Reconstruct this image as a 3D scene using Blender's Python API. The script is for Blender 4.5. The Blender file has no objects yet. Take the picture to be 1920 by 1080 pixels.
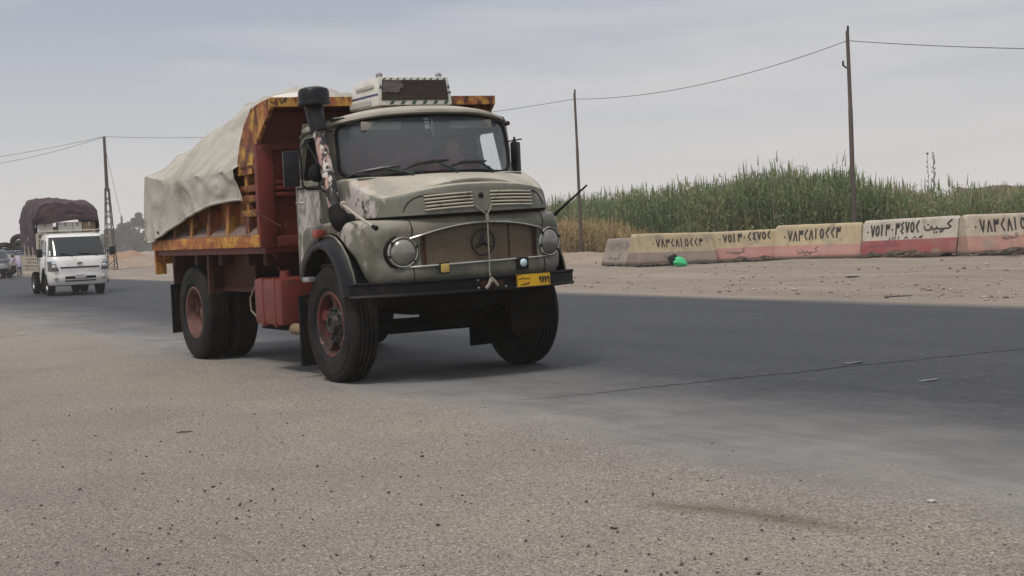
import bpy, bmesh, math, random
import numpy as np
from mathutils import Vector
from math import radians as R, sin, cos, pi

# ------------------------------------------------------------------ camera
S = bpy.context.scene
CAM_H, F_PX, PITCH, ROLL = 1.2888, 2487.48, 0.0429, 0.0427
cam = bpy.data.cameras.new('camera')
camo = bpy.data.objects.new('camera', cam)
S.collection.objects.link(camo)
S.camera = camo
camo.location = (0, 0, CAM_H)
camo.rotation_mode = 'QUATERNION'
from mathutils import Matrix
camo.rotation_quaternion = (Matrix.Rotation(pi/2 - PITCH, 3, 'X') @ Matrix.Rotation(-ROLL, 3, 'Z')).to_quaternion()
cam.sensor_width = 36
cam.lens = 36*F_PX/1920
cam.clip_start = 0.1
cam.clip_end = 6000

# ------------------------------------------------------------------ sky and sun
SUN_EL, SUN_AZ = 62, 215          # azimuth, degrees clockwise from +Y (the sun is behind and left of the camera)
W = bpy.data.worlds.new('World'); S.world = W
W.use_nodes = True
nt = W.node_tree; nt.nodes.clear()
def wn(t, **k):
    n = nt.nodes.new(t)
    for a, b in k.items(): setattr(n, a, b)
    return n
out = wn('ShaderNodeOutputWorld'); bg = wn('ShaderNodeBackground')
sky = wn('ShaderNodeTexSky'); sky.sky_type = 'NISHITA'; sky.sun_disc = False
sky.sun_elevation = R(SUN_EL); sky.sun_rotation = R(SUN_AZ)
sky.air_density = 1.0; sky.dust_density = 6.0; sky.ozone_density = 1.0
tc = wn('ShaderNodeTexCoord'); sep = wn('ShaderNodeSeparateXYZ')
nt.links.new(tc.outputs['Generated'], sep.inputs[0])
ramp = wn('ShaderNodeValToRGB')          # overcast veil over the Nishita sky: paler towards the horizon
e = ramp.color_ramp.elements
e[0].position = 0.0; e[0].color = (7.6, 7.4, 7.2, 1)
e[1].position = 0.85; e[1].color = (8.2, 8.1, 8.3, 1)
m = e.new(0.17); m.color = (4.35, 4.7, 5.5, 1)
m = e.new(0.07); m.color = (6.2, 6.25, 6.45, 1)
m = e.new(0.3); m.color = (4.6, 4.8, 5.3, 1)
nt.links.new(sep.outputs[2], ramp.inputs[0])
mp = wn('ShaderNodeMapping'); mp.inputs['Scale'].default_value = (1.6, 1.2, 13.0); mp.inputs['Rotation'].default_value = (0, R(7), 0); mp.inputs['Location'].default_value = (.35, 0, .1)
nt.links.new(tc.outputs['Generated'], mp.inputs[0])
nz = wn('ShaderNodeTexNoise'); nz.inputs['Scale'].default_value = 2.2; nz.inputs['Detail'].default_value = 5; nz.inputs['Roughness'].default_value = .5
nz.inputs['Distortion'].default_value = .4
nt.links.new(mp.outputs[0], nz.inputs['Vector'])
cr = wn('ShaderNodeMapRange'); cr.inputs[1].default_value = .44; cr.inputs[2].default_value = .68; cr.inputs[3].default_value = .0; cr.inputs[4].default_value = .5
nt.links.new(nz.outputs[0], cr.inputs[0])
cl = wn('ShaderNodeMix', data_type='RGBA')
nt.links.new(cr.outputs[0], cl.inputs[0]); nt.links.new(ramp.outputs[0], cl.inputs[6]); cl.inputs[7].default_value = (7.6, 7.3, 7.15, 1)
mx = wn('ShaderNodeMix', data_type='RGBA'); mx.inputs[0].default_value = .88
nt.links.new(sky.outputs[0], mx.inputs[6]); nt.links.new(cl.outputs[2], mx.inputs[7])
nt.links.new(mx.outputs[2], bg.inputs[0]); bg.inputs[1].default_value = .10
nt.links.new(bg.outputs[0], out.inputs[0])
sl = bpy.data.lights.new('sun', 'SUN'); sl.energy = 2.2; sl.angle = R(13); sl.color = (1, .95, .88)
so = bpy.data.objects.new('sun', sl); S.collection.objects.link(so)
sd = Vector((sin(R(SUN_AZ))*cos(R(SUN_EL)), cos(R(SUN_AZ))*cos(R(SUN_EL)), sin(R(SUN_EL))))
so.rotation_euler = sd.to_track_quat('Z', 'Y').to_euler()
S.view_settings.view_transform = 'Standard'; S.view_settings.look = 'None'
S.view_settings.gamma = 1; S.view_settings.exposure = 0
S.cycles.max_bounces = 8; S.cycles.transparent_max_bounces = 16; S.cycles.volume_bounces = 2

# ------------------------------------------------------------------ projection helpers (pixels of the 1920 x 1080 photo to places in the world)
def ray(px):
    x, y = px[0]-960, px[1]-540
    c, s = cos(ROLL), sin(ROLL)
    xx, yy = x*c-y*s, x*s+y*c
    r, u = xx/F_PX, -yy/F_PX
    c, s = cos(PITCH), sin(PITCH)
    return np.array([r, c+u*s, -s+u*c])
RDN = np.array([cos(.5521), sin(.5521)])       # across the road
RDF = np.array([sin(.5521), -cos(.5521)])      # along the road, towards the camera
def smooth(a, b, x):
    t = np.clip((x-a)/(b-a), 0, 1); return t*t*(3-2*t)
def terrain(x, y):
    n = x*RDN[0]+y*RDN[1]; s = x*RDF[0]+y*RDF[1]
    z = .17*smooth(15.6, 21, n)
    k = smooth(15.6, 17.5, n)
    z = z + k*(.035*np.sin(s*.9+np.sin(n*.7))*np.sin(n*.8+1)+.02*np.sin(s*2.3+n*1.7))
    return z
def ground_at(px):
    v = ray(px); z = 0.0
    for _ in range(12):
        t = (z-CAM_H)/v[2]; p = v*t; z = float(terrain(p[0], p[1]))
    return np.array([p[0], p[1], z])
def at_depth(px, d):
    v = ray(px); p = v*(d/v[1]); p[2] += CAM_H; return p

# ------------------------------------------------------------------ scene helpers
def tag(o, label=None, cat=None, group=None, kind=None):
    if label: o['label'] = label
    if cat: o['category'] = cat
    if group: o['group'] = group
    if kind: o['kind'] = kind
    return o
def empty(name, loc, rz=0, label=None, cat=None, group=None):
    o = bpy.data.objects.new(name, None); S.collection.objects.link(o)
    o.location = loc; o.rotation_euler = (0, 0, rz); o.empty_display_size = .2
    return tag(o, label, cat, group)
class MB:
    def __init__(s): s.v = []; s.f = []
    def add(s, v, f):
        k = len(s.v); s.v += [tuple(map(float, p)) for p in v]; s.f += [tuple(i+k for i in q) for q in f]; return s
    def grid(s, P, wrap_u=False, wrap_v=False, flip=False, skip=None):
        P = np.asarray(P, float); n, m = P.shape[:2]; F = []
        for i in range(n if wrap_u else n-1):
            for j in range(m if wrap_v else m-1):
                if skip and skip(i, j): continue
                a, b, c, d = i*m+j, ((i+1) % n)*m+j, ((i+1) % n)*m+(j+1) % m, i*m+(j+1) % m
                F.append((d, c, b, a) if flip else (a, b, c, d))
        return s.add(P.reshape(-1, 3), F)
    def slab(s, P, off):
        """grid P and the same grid moved by off (vector, or grid of vectors), closed round the rim"""
        P = np.asarray(P, float); Q = P+np.asarray(off, float); n, m = P.shape[:2]
        k = len(s.v)
        s.grid(P); s.grid(Q, flip=True); o = n*m; F = []
        rim = [(i, 0) for i in range(n)]+[(n-1, j) for j in range(1, m)]+[(i, m-1) for i in range(n-2, -1, -1)]+[(0, j) for j in range(m-2, 0, -1)]
        for a, b in zip(rim, rim[1:]+rim[:1]):
            ia, ib = a[0]*m+a[1]+k, b[0]*m+b[1]+k
            F.append((ib, ia, ia+o, ib+o))
        s.f += F; return s
    def box(s, x0, x1, y0, y1, z0, z1, bev=0.0, rot=None, piv=(0, 0, 0)):
        bm = bmesh.new(); bmesh.ops.create_cube(bm, size=1)
        for v in bm.verts: v.co = ((x0+x1)/2+v.co.x*(x1-x0), (y0+y1)/2+v.co.y*(y1-y0), (z0+z1)/2+v.co.z*(z1-z0))
        if bev: bmesh.ops.bevel(bm, geom=bm.edges[:], offset=bev, segments=2, profile=.6, affect='EDGES')
        if rot is not None:
            p = Vector(piv)
            for v in bm.verts: v.co = rot @ (v.co-p)+p
        bm.verts.index_update()
        s.add([v.co[:] for v in bm.verts], [[v.index for v in f.verts] for f in bm.faces]); bm.free(); return s
    def tube(s, pts, r, n=8, caps=True, sq=None):
        pts = [Vector(p) for p in pts]; m = len(pts)
        rr = r if hasattr(r, '__len__') else [r]*m
        up = None; G = []
        for i, p in enumerate(pts):
            t = (pts[min(i+1, m-1)]-pts[max(i-1, 0)]).normalized()
            if up is None:
                up = Vector((0, 0, 1)) if abs(t.z) < .9 else Vector((1, 0, 0))
            a = t.cross(up).normalized(); up = a.cross(t).normalized()
            G.append([p+(a*cos(2*pi*k/n)+up*sin(2*pi*k/n))*rr[i] for k in range(n)])
        k0 = len(s.v); s.grid([[q[:] for q in g] for g in G], wrap_v=True)
        if caps:
            s.f.append(tuple(k0+k for k in range(n))[::-1]); s.f.append(tuple(k0+(m-1)*n+k for k in range(n)))
        return s
    def lathe(s, prof, c, axis='y', n=32, ang=(0, 2*pi)):
        """prof: (radius, along-axis) pairs"""
        G = []; full = abs(ang[1]-ang[0]-2*pi) < 1e-6
        for i in range(n if full else n+1):
            a = ang[0]+(ang[1]-ang[0])*i/n; row = []
            for r, h in prof:
                u, w = r*cos(a), r*sin(a)
                row.append({'y': (c[0]+u, c[1]+h, c[2]+w), 'x': (c[0]+h, c[1]+u, c[2]+w), 'z': (c[0]+u, c[1]+w, c[2]+h)}[axis])
            G.append(row)
        return s.grid(G, wrap_u=full)
    def prism(s, poly, a0, a1, axis='y'):
        """extrude a polygon; for axis y the points are (x, z), for x they are (y, z), for z they are (x, y)"""
        n = len(poly)
        def P(p, h): return {'y': (p[0], h, p[1]), 'x': (h, p[0], p[1]), 'z': (p[0], p[1], h)}[axis]
        return s.add([P(p, a0) for p in poly]+[P(p, a1) for p in poly],
                     [tuple(range(n)), tuple(range(2*n-1, n-1, -1))]+[(i, (i+1) % n, n+(i+1) % n, n+i) for i in range(n)])
    def holed(s, outer, holes, thick, fn):
        """flat polygon with holes in 2D, mapped to 3D by fn(a, b, depth); depth runs 0..thick"""
        bm = bmesh.new(); loops = []
        for lp in [outer]+holes:
            vs = [bm.verts.new((p[0], p[1], 0)) for p in lp]
            loops.append(vs)
            for a, b in zip(vs, vs[1:]+vs[:1]): bm.edges.new((a, b))
        bmesh.ops.triangle_fill(bm, edges=bm.edges[:], use_beauty=True, use_dissolve=False)
        bm.verts.index_update(); N = len(bm.verts)
        P = [(v.co.x, v.co.y) for v in bm.verts]; F = [[v.index for v in f.verts] for f in bm.faces]
        L = [[v.index for v in lp] for lp in loops]; bm.free()
        V = [fn(a, b, 0) for a, b in P]+[fn(a, b, thick) for a, b in P]
        FF = [tuple(f) for f in F]+[tuple(i+N for i in reversed(f)) for f in F]
        for lp in L:
            for a, b in zip(lp, lp[1:]+lp[:1]): FF.append((a, b, b+N, a+N))
        return s.add(V, FF)
    def build(s, name, mat, parent=None, tilt=0.0, sharp=38, fix=True):
        V = np.array(s.v, float)
        if tilt: V[:, 2] += tilt*V[:, 1]
        me = bpy.data.meshes.new(name); me.from_pydata(V.tolist(), [], s.f)
        if fix:
            bm = bmesh.new(); bm.from_mesh(me); bmesh.ops.recalc_face_normals(bm, faces=bm.faces[:]); bm.to_mesh(me); bm.free()
        me.update()
        if sharp is not None:
            me.shade_smooth(); me.set_sharp_from_angle(angle=R(sharp))
        me.materials.append(mat)
        o = bpy.data.objects.new(name, me); S.collection.objects.link(o)
        if parent: o.parent = parent
        return o
def rrect(x0, x1, z0, z1, r, n=5):
    P = []
    for cx, cz, a0 in ((x1-r, z1-r, 0), (x0+r, z1-r, 90), (x0+r, z0+r, 180), (x1-r, z0+r, 270)):
        for k in range(n+1):
            a = R(a0+90*k/n); P.append((cx+r*cos(a), cz+r*sin(a)))
    return P
def lerp_tab(tab, x):
    return float(np.interp(x, [a for a, _ in tab], [b for _, b in tab]))

# ------------------------------------------------------------------ materials
def lin(r, g, b):
    f = lambda c: (c/255/12.92) if c <= 10 else ((c/255+.055)/1.055)**2.4
    return (f(r), f(g), f(b), 1)
def mat(name, col, rough=.6, metal=0.0, layers=(), bump=0.0, bscale=40.0, var=.0, vscale=6.0, spec=.5, coat=0, dust=0, bdist=.02):
    """Principled paint: base colour, gentle variation, then layers = (colour, scale, threshold, softness, stretch) of worn patches in object space"""
    m = bpy.data.materials.new(name); m.use_nodes = True
    t = m.node_tree; N = t.nodes; L = t.links
    b = N['Principled BSDF']; b.inputs['Roughness'].default_value = rough; b.inputs['Metallic'].default_value = metal
    b.inputs['Specular IOR Level'].default_value = spec
    if coat: b.inputs['Coat Weight'].default_value = coat
    tc = N.new('ShaderNodeTexCoord')
    def noise(scale, detail=6, stretch=(1, 1, 1), off=0.0, rough=.6, dist=0.0):
        mp = N.new('ShaderNodeMapping'); mp.inputs['Scale'].default_value = stretch; mp.inputs['Location'].default_value = (off, off*.7, off*1.3)
        L.new(tc.outputs['Object'], mp.inputs[0])
        n = N.new('ShaderNodeTexNoise'); n.inputs['Scale'].default_value = scale; n.inputs['Detail'].default_value = detail
        n.inputs['Roughness'].default_value = rough; n.inputs['Distortion'].default_value = dist
        L.new(mp.outputs[0], n.inputs['Vector']); return n.outputs[0]
    cur = None
    if var:
        mr = N.new('ShaderNodeMapRange'); mr.inputs[1].default_value = .3; mr.inputs[2].default_value = .7
        L.new(noise(vscale, 8, off=3.3), mr.inputs[0])
        x = N.new('ShaderNodeMix'); x.data_type = 'RGBA'; L.new(mr.outputs[0], x.inputs[0])
        x.inputs[6].default_value = tuple(c*(1-var) for c in col[:3])+(1,)
        x.inputs[7].default_value = tuple(min(1, c*(1+var)) for c in col[:3])+(1,); cur = x.outputs[2]
    for i, ly in enumerate(layers):
        c2, sc, th, so_ = ly[:4]; st = ly[4] if len(ly) > 4 else (1, 1, 1)
        mr = N.new('ShaderNodeMapRange'); mr.inputs[1].default_value = th-so_; mr.inputs[2].default_value = th+so_
        nv_ = noise(sc, 8, st, off=7.1*(i+1), rough=.65, dist=.3)
        if len(ly) > 5:                                      # wear gathered round a place on the part
            ds = N.new('ShaderNodeVectorMath'); ds.operation = 'DISTANCE'; L.new(tc.outputs['Object'], ds.inputs[0]); ds.inputs[1].default_value = ly[5][:3]
            fa = N.new('ShaderNodeMapRange'); fa.inputs[1].default_value = 0; fa.inputs[2].default_value = ly[5][3]; fa.inputs[3].default_value = ly[5][4]; fa.inputs[4].default_value = -.15; L.new(ds.outputs['Value'], fa.inputs[0])
            ad_ = N.new('ShaderNodeMath'); ad_.operation = 'ADD'; L.new(nv_, ad_.inputs[0]); L.new(fa.outputs[0], ad_.inputs[1]); nv_ = ad_.outputs[0]
        L.new(nv_, mr.inputs[0])
        x = N.new('ShaderNodeMix'); x.data_type = 'RGBA'; L.new(mr.outputs[0], x.inputs[0])
        if cur is None: x.inputs[6].default_value = col
        else: L.new(cur, x.inputs[6])
        x.inputs[7].default_value = c2; cur = x.outputs[2]
    if dust:  # upward faces painted paler: settled dust plus top light put into the colour
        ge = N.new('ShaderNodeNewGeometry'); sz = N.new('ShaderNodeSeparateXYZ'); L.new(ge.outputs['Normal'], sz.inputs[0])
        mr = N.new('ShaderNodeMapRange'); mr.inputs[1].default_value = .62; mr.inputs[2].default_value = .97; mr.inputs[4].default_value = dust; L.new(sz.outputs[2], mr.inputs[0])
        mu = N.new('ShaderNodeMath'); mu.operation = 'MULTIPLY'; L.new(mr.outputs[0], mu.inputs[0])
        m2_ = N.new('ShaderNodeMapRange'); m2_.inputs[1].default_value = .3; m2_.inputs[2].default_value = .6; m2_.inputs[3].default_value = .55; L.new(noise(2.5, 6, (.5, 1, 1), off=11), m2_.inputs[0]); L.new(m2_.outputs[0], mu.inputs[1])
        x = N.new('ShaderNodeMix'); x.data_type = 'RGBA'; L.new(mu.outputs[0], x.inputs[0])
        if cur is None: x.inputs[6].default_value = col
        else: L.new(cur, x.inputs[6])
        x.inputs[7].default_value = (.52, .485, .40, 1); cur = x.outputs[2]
    if cur is None: b.inputs['Base Color'].default_value = col
    else: L.new(cur, b.inputs['Base Color'])
    if bump:
        bp = N.new('ShaderNodeBump'); bp.inputs['Strength'].default_value = bump; bp.inputs['Distance'].default_value = bdist
        L.new(noise(bscale, 8, off=1.7), bp.inputs['Height']); L.new(bp.outputs[0], b.inputs['Normal'])
    return m
def glass_mat(name, tint, dust=.06, dustcol=(.4, .4, .4, 1), rough=.03):
    m = bpy.data.materials.new(name); m.use_nodes = True
    t = m.node_tree; N = t.nodes; L = t.links; N.clear()
    o = N.new('ShaderNodeOutputMaterial'); tr = N.new('ShaderNodeBsdfTransparent'); tr.inputs[0].default_value = tint
    gl = N.new('ShaderNodeBsdfGlossy'); gl.inputs['Roughness'].default_value = rough
    fr = N.new('ShaderNodeFresnel'); fr.inputs[0].default_value = 1.5
    a = N.new('ShaderNodeMixShader'); L.new(fr.outputs[0], a.inputs[0]); L.new(tr.outputs[0], a.inputs[1]); L.new(gl.outputs[0], a.inputs[2])
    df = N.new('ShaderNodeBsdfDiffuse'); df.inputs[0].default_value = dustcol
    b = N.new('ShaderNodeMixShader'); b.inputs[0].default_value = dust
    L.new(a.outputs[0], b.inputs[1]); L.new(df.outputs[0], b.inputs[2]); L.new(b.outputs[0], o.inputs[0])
    return m
K = {}
olive = (.112, .117, .086, 1)
primer = (.33, .30, .275, 1)
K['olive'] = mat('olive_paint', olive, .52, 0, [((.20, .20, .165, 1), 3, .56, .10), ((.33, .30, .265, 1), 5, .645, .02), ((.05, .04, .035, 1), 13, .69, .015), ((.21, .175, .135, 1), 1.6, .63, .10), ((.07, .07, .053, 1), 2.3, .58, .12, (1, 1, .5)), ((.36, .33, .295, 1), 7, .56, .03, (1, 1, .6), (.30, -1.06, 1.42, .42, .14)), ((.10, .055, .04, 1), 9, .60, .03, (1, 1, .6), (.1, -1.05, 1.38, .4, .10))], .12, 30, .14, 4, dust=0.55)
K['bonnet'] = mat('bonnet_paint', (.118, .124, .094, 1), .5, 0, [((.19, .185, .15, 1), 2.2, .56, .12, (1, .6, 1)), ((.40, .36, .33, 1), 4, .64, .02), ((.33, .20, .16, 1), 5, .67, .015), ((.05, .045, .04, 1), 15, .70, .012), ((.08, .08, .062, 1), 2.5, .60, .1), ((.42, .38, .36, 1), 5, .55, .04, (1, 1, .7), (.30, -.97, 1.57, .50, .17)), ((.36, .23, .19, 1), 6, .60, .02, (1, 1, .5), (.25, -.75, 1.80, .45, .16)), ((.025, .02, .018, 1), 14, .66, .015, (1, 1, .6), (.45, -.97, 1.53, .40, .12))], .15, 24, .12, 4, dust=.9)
K['door'] = mat('peeling_door_paint', (.15, .15, .12, 1), .6, 0, [((.42, .38, .37, 1), 6.5, .43, .035, (1, 1, .5)), ((.20, .19, .165, 1), 12, .56, .04, (1, 1, .4)), ((.03, .025, .025, 1), 11, .635, .02, (1, 1, .4))], .15, 30, .12, 5)
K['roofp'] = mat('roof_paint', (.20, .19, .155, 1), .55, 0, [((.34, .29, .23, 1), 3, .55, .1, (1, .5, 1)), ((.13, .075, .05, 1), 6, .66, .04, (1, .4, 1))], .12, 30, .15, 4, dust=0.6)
K['black'] = mat('black_paint', (.0055, .006, .008, 1), .38, 0, [((.022, .021, .02, 1), 5, .62, .12)], .06, 40, spec=.3)
K['rubber'] = mat('rubber', (.007, .007, .008, 1), .75, 0, [((.028, .025, .022, 1), 6, .60, .15)], .15, 60, spec=.15)
K['tyre'] = mat('tyre_rubber', (.010, .010, .011, 1), .8, 0, [((.032, .030, .028, 1), 3.5, .54, .16), ((.022, .021, .020, 1), 14, .60, .08)], .2, 60, spec=.15)
K['under'] = mat('chassis_black', (.006, .0055, .005, 1), .85, 0, [((.018, .013, .010, 1), 4, .6, .1)], .2, 30, spec=.15)
K['redrim'] = mat('red_rim_paint', (.125, .026, .022, 1), .6, 0, [((.03, .018, .016, 1), 6, .50, .06), ((.26, .14, .11, 1), 10, .63, .04)], .15, 30)
K['pinkrim'] = mat('faded_rim_paint', (.165, .075, .058, 1), .75, 0, [((.07, .035, .028, 1), 5, .52, .08), ((.30, .20, .16, 1), 9, .64, .05)], .15, 30)
K['hub'] = mat('greasy_hub', (.03, .028, .027, 1), .55, .3, [((.12, .09, .075, 1), 12, .62, .05)], .2, 40)
K['red'] = mat('red_oxide_paint', (.165, .026, .016, 1), .55, 0, [((.11, .02, .014, 1), 3, .55, .1), ((.24, .075, .045, 1), 6, .66, .05), ((.05, .02, .015, 1), 12, .72, .03)], .12, 30, .15, 4)
K['tank'] = mat('red_tank_paint', (.145, .024, .016, 1), .5, 0, [((.13, .025, .018, 1), 3, .56, .1), ((.22, .08, .055, 1), 5, .64, .05), ((.05, .02, .016, 1), 7, .62, .05)], .08, 30, .12, 4)
K['rust'] = mat('rusty_orange_paint', (.36, .105, .018, 1), .7, 0, [((.12, .020, .010, 1), 5.5, .51, .05, (1, 1, .5)), ((.55, .27, .03, 1), 7.0, .54, .04, (1, 1, .4)), ((.03, .014, .010, 1), 6.5, .60, .03, (1, 1, .45)), ((.22, .11, .07, 1), 11, .63, .05), ((.07, .03, .018, 1), 2.6, .55, .14, (1, 1, .4))], .3, 25, .2, 5)
K['rustsill'] = mat('rusty_sill_paint', (.33, .105, .028, 1), .7, 0, [((.48, .25, .045, 1), 8, .53, .05, (.6, 1, 1)), ((.14, .05, .028, 1), 4, .6, .05, (.7, 1, 1)), ((.05, .025, .018, 1), 9, .67, .03)], .3, 25, .2, 5)
K['yellow'] = mat('worn_yellow_paint', (.50, .27, .045, 1), .65, 0, [((.10, .026, .012, 1), 9.0, .50, .05, (1, 1, .55)), ((.30, .085, .03, 1), 5, .55, .05), ((.025, .013, .010, 1), 9, .61, .02)], .25, 25, .15, 5)
K['ledge'] = mat('dusty_ledge', (.16, .11, .09, 1), .85, 0, [((.10, .05, .035, 1), 6, .6, .05)], .15, 30)
K['brown'] = mat('brown_frame_paint', (.060, .022, .016, 1), .7, 0, [((.045, .022, .018, 1), 4, .55, .1), ((.15, .08, .06, 1), 7, .66, .06)], .15, 30, spec=.15)
K['white'] = mat('white_cooler_plastic', (.62, .61, .56, 1), .5, 0, [((.48, .46, .40, 1), 3, .6, .1)], 0, 30)
K['pad'] = mat('brown_cooling_pad', (.030, .022, .019, 1), .95, 0, [((.045, .033, .028, 1), 30, .55, .1, (1, .2, 1))], .6, 90)
K['padgrey'] = mat('torn_grey_pad', (.14, .12, .115, 1), .95, 0, [((.07, .06, .06, 1), 14, .53, .06, (1, .3, 3))], .6, 60)
K['green'] = mat('green_marking', (.02, .06, .04, 1), .6)
K['blue'] = mat('blue_stripe', (.02, .03, .13, 1), .5)
K['chrome'] = mat('dull_chrome', (.45, .44, .41, 1), .32, .85, [((.3, .27, .22, 1), 14, .62, .1)])
K['lens'] = mat('headlamp_lens', (.19, .18, .165, 1), .14, .3, [((.30, .285, .26, 1), 5, .55, .15)], .05, 40, .1, 6, .6)
K['alu'] = mat('grey_alloy', (.36, .36, .35, 1), .4, .6)
K['plate'] = mat('yellow_plate', (.78, .44, .008, 1), .45, 0, [((.60, .33, .02, 1), 9, .64, .05)])
K['ink'] = mat('black_lettering', (.012, .012, .012, 1), .6)
K['wfrost'] = mat('clear_lamp', (.5, .62, .68, 1), .2)
K['amber'] = mat('faded_amber_lens', (.50, .36, .09, 1), .3)
K['orange'] = mat('orange_lens', (.27, .05, .03, 1), .35)
K['louvre'] = mat('cream_louvre', (.42, .39, .30, 1), .5, 0, [((.25, .2, .15, 1), 9, .6, .06)])
K['dirtycream'] = mat('cream_rod', (.38, .35, .29, 1), .5)
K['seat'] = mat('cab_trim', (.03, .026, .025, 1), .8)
K['seatred'] = mat('cab_seat_cover', (.07, .035, .03, 1), .9)
K['dash'] = mat('dashboard', (.05, .05, .05, 1), .7)
K['cream_tube'] = mat('tan_cylinder', (.20, .14, .085, 1), .7)
K['rope'] = mat('rope_fibre', (.30, .26, .21, 1), .9)
K['strap'] = mat('strap_webbing', (.25, .225, .185, 1), .9, 0, [((.2, .17, .14, 1), 20, .6, .05)])
K['glass'] = glass_mat('windscreen_glass', (.84, .89, .90, 1), .15, (.42, .455, .49, 1))  # bluish diffuse veil: dust plus sky sheen put into the colour
K['sideglass'] = glass_mat('side_glass', (.88, .92, .92, 1), .04)
K['mirrorg'] = mat('mirror_glass', (.35, .37, .39, 1), .06, 1.0)
# snorkel pipe: black over pink and white primer
K['snork'] = mat('peeling_pipe_paint', (.018, .015, .018, 1), .6, 0, [((.45, .29, .25, 1), 6.0, .475, .02, (1, 1, .5)), ((.60, .55, .50, 1), 11, .575, .015, (1, 1, .6)), ((.015, .012, .014, 1), 7, .545, .02, (1, 1, .55))], .2, 30)
# grille mesh
def grille_mat():
    m = bpy.data.materials.new('radiator_mesh'); m.use_nodes = True
    t = m.node_tree; N = t.nodes; L = t.links; b = N['Principled BSDF']; b.inputs['Roughness'].default_value = .7
    tc = N.new('ShaderNodeTexCoord'); sp = N.new('ShaderNodeSeparateXYZ'); L.new(tc.outputs['Object'], sp.inputs[0])
    def wave(sock, f):
        a = N.new('ShaderNodeMath'); a.operation = 'MULTIPLY'; a.inputs[1].default_value = f; L.new(sock, a.inputs[0])
        s_ = N.new('ShaderNodeMath'); s_.operation = 'SINE'; L.new(a.outputs[0], s_.inputs[0]); return s_.outputs[0]
    w = N.new('ShaderNodeMath'); w.operation = 'MAXIMUM'; L.new(wave(sp.outputs[2], 520), w.inputs[0]); L.new(wave(sp.outputs[1], 470), w.inputs[1])
    mr = N.new('ShaderNodeMapRange'); mr.inputs[1].default_value = .2; mr.inputs[2].default_value = 1; L.new(w.outputs[0], mr.inputs[0])
    nz = N.new('ShaderNodeTexNoise'); nz.inputs['Scale'].default_value = 9; nz.inputs['Detail'].default_value = 6; L.new(tc.outputs['Object'], nz.inputs['Vector'])
    c1 = N.new('ShaderNodeMix'); c1.data_type = 'RGBA'; c1.inputs[6].default_value = (.13, .095, .055, 1); c1.inputs[7].default_value = (.27, .21, .13, 1); L.new(nz.outputs[0], c1.inputs[0])
    c2 = N.new('ShaderNodeMix'); c2.data_type = 'RGBA'; L.new(mr.outputs[0], c2.inputs[0]); c2.inputs[6].default_value = (.018, .015, .012, 1); L.new(c1.outputs[2], c2.inputs[7])
    L.new(c2.outputs[2], b.inputs['Base Color']); return m
K['mesh'] = grille_mat()

# ------------------------------------------------------------------ ground, road
def ground_nodes(name):
    m = bpy.data.materials.new(name); m.use_nodes = True
    t = m.node_tree; N = t.nodes; L = t.links; b = N['Principled BSDF']; b.inputs['Roughness'].default_value = .9; b.inputs['Specular IOR Level'].default_value = .25
    tc = N.new('ShaderNodeTexCoord'); P = tc.outputs['Object']
    def dot(v):
        d = N.new('ShaderNodeVectorMath'); d.operation = 'DOT_PRODUCT'; d.inputs[1].default_value = v; L.new(P, d.inputs[0]); return d.outputs['Value']
    def SN():                                                # across, along the road
        c = N.new('ShaderNodeCombineXYZ'); L.new(dot((RDN[0], RDN[1], 0)), c.inputs[0]); L.new(dot((RDF[0], RDF[1], 0)), c.inputs[1]); return c.outputs[0]
    def noise(scale, detail=6, rough=.6, stretch=None, off=0):
        n = N.new('ShaderNodeTexNoise'); n.inputs['Scale'].default_value = scale; n.inputs['Detail'].default_value = detail; n.inputs['Roughness'].default_value = rough
        mp = N.new('ShaderNodeMapping'); mp.inputs['Location'].default_value = (off, off*.6, 0)
        if stretch: mp.inputs['Scale'].default_value = stretch
        L.new(SN() if stretch else P, mp.inputs[0]); L.new(mp.outputs[0], n.inputs['Vector'])
        return n.outputs[0]
    def rng(s, a, b_, c=0, d=1):
        mr = N.new('ShaderNodeMapRange'); mr.inputs[1].default_value = a; mr.inputs[2].default_value = b_; mr.inputs[3].default_value = c; mr.inputs[4].default_value = d; L.new(s, mr.inputs[0]); return mr.outputs[0]
    def mix(f, a, c):
        x = N.new('ShaderNodeMix'); x.data_type = 'RGBA'
        if isinstance(f, float): x.inputs[0].default_value = f
        else: L.new(f, x.inputs[0])
        for s, k in ((a, 6), (c, 7)):
            if isinstance(s, tuple): x.inputs[k].default_value = s
            else: L.new(s, x.inputs[k])
        return x.outputs[2]
    def ma(op, a, c):
        x = N.new('ShaderNodeMath'); x.operation = op
        for s, k in ((a, 0), (c, 1)):
            if isinstance(s, (float, int)): x.inputs[k].default_value = s
            else: L.new(s, x.inputs[k])
        return x.outputs[0]
    return m, N, L, b, P, dot, noise, rng, mix, ma
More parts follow.
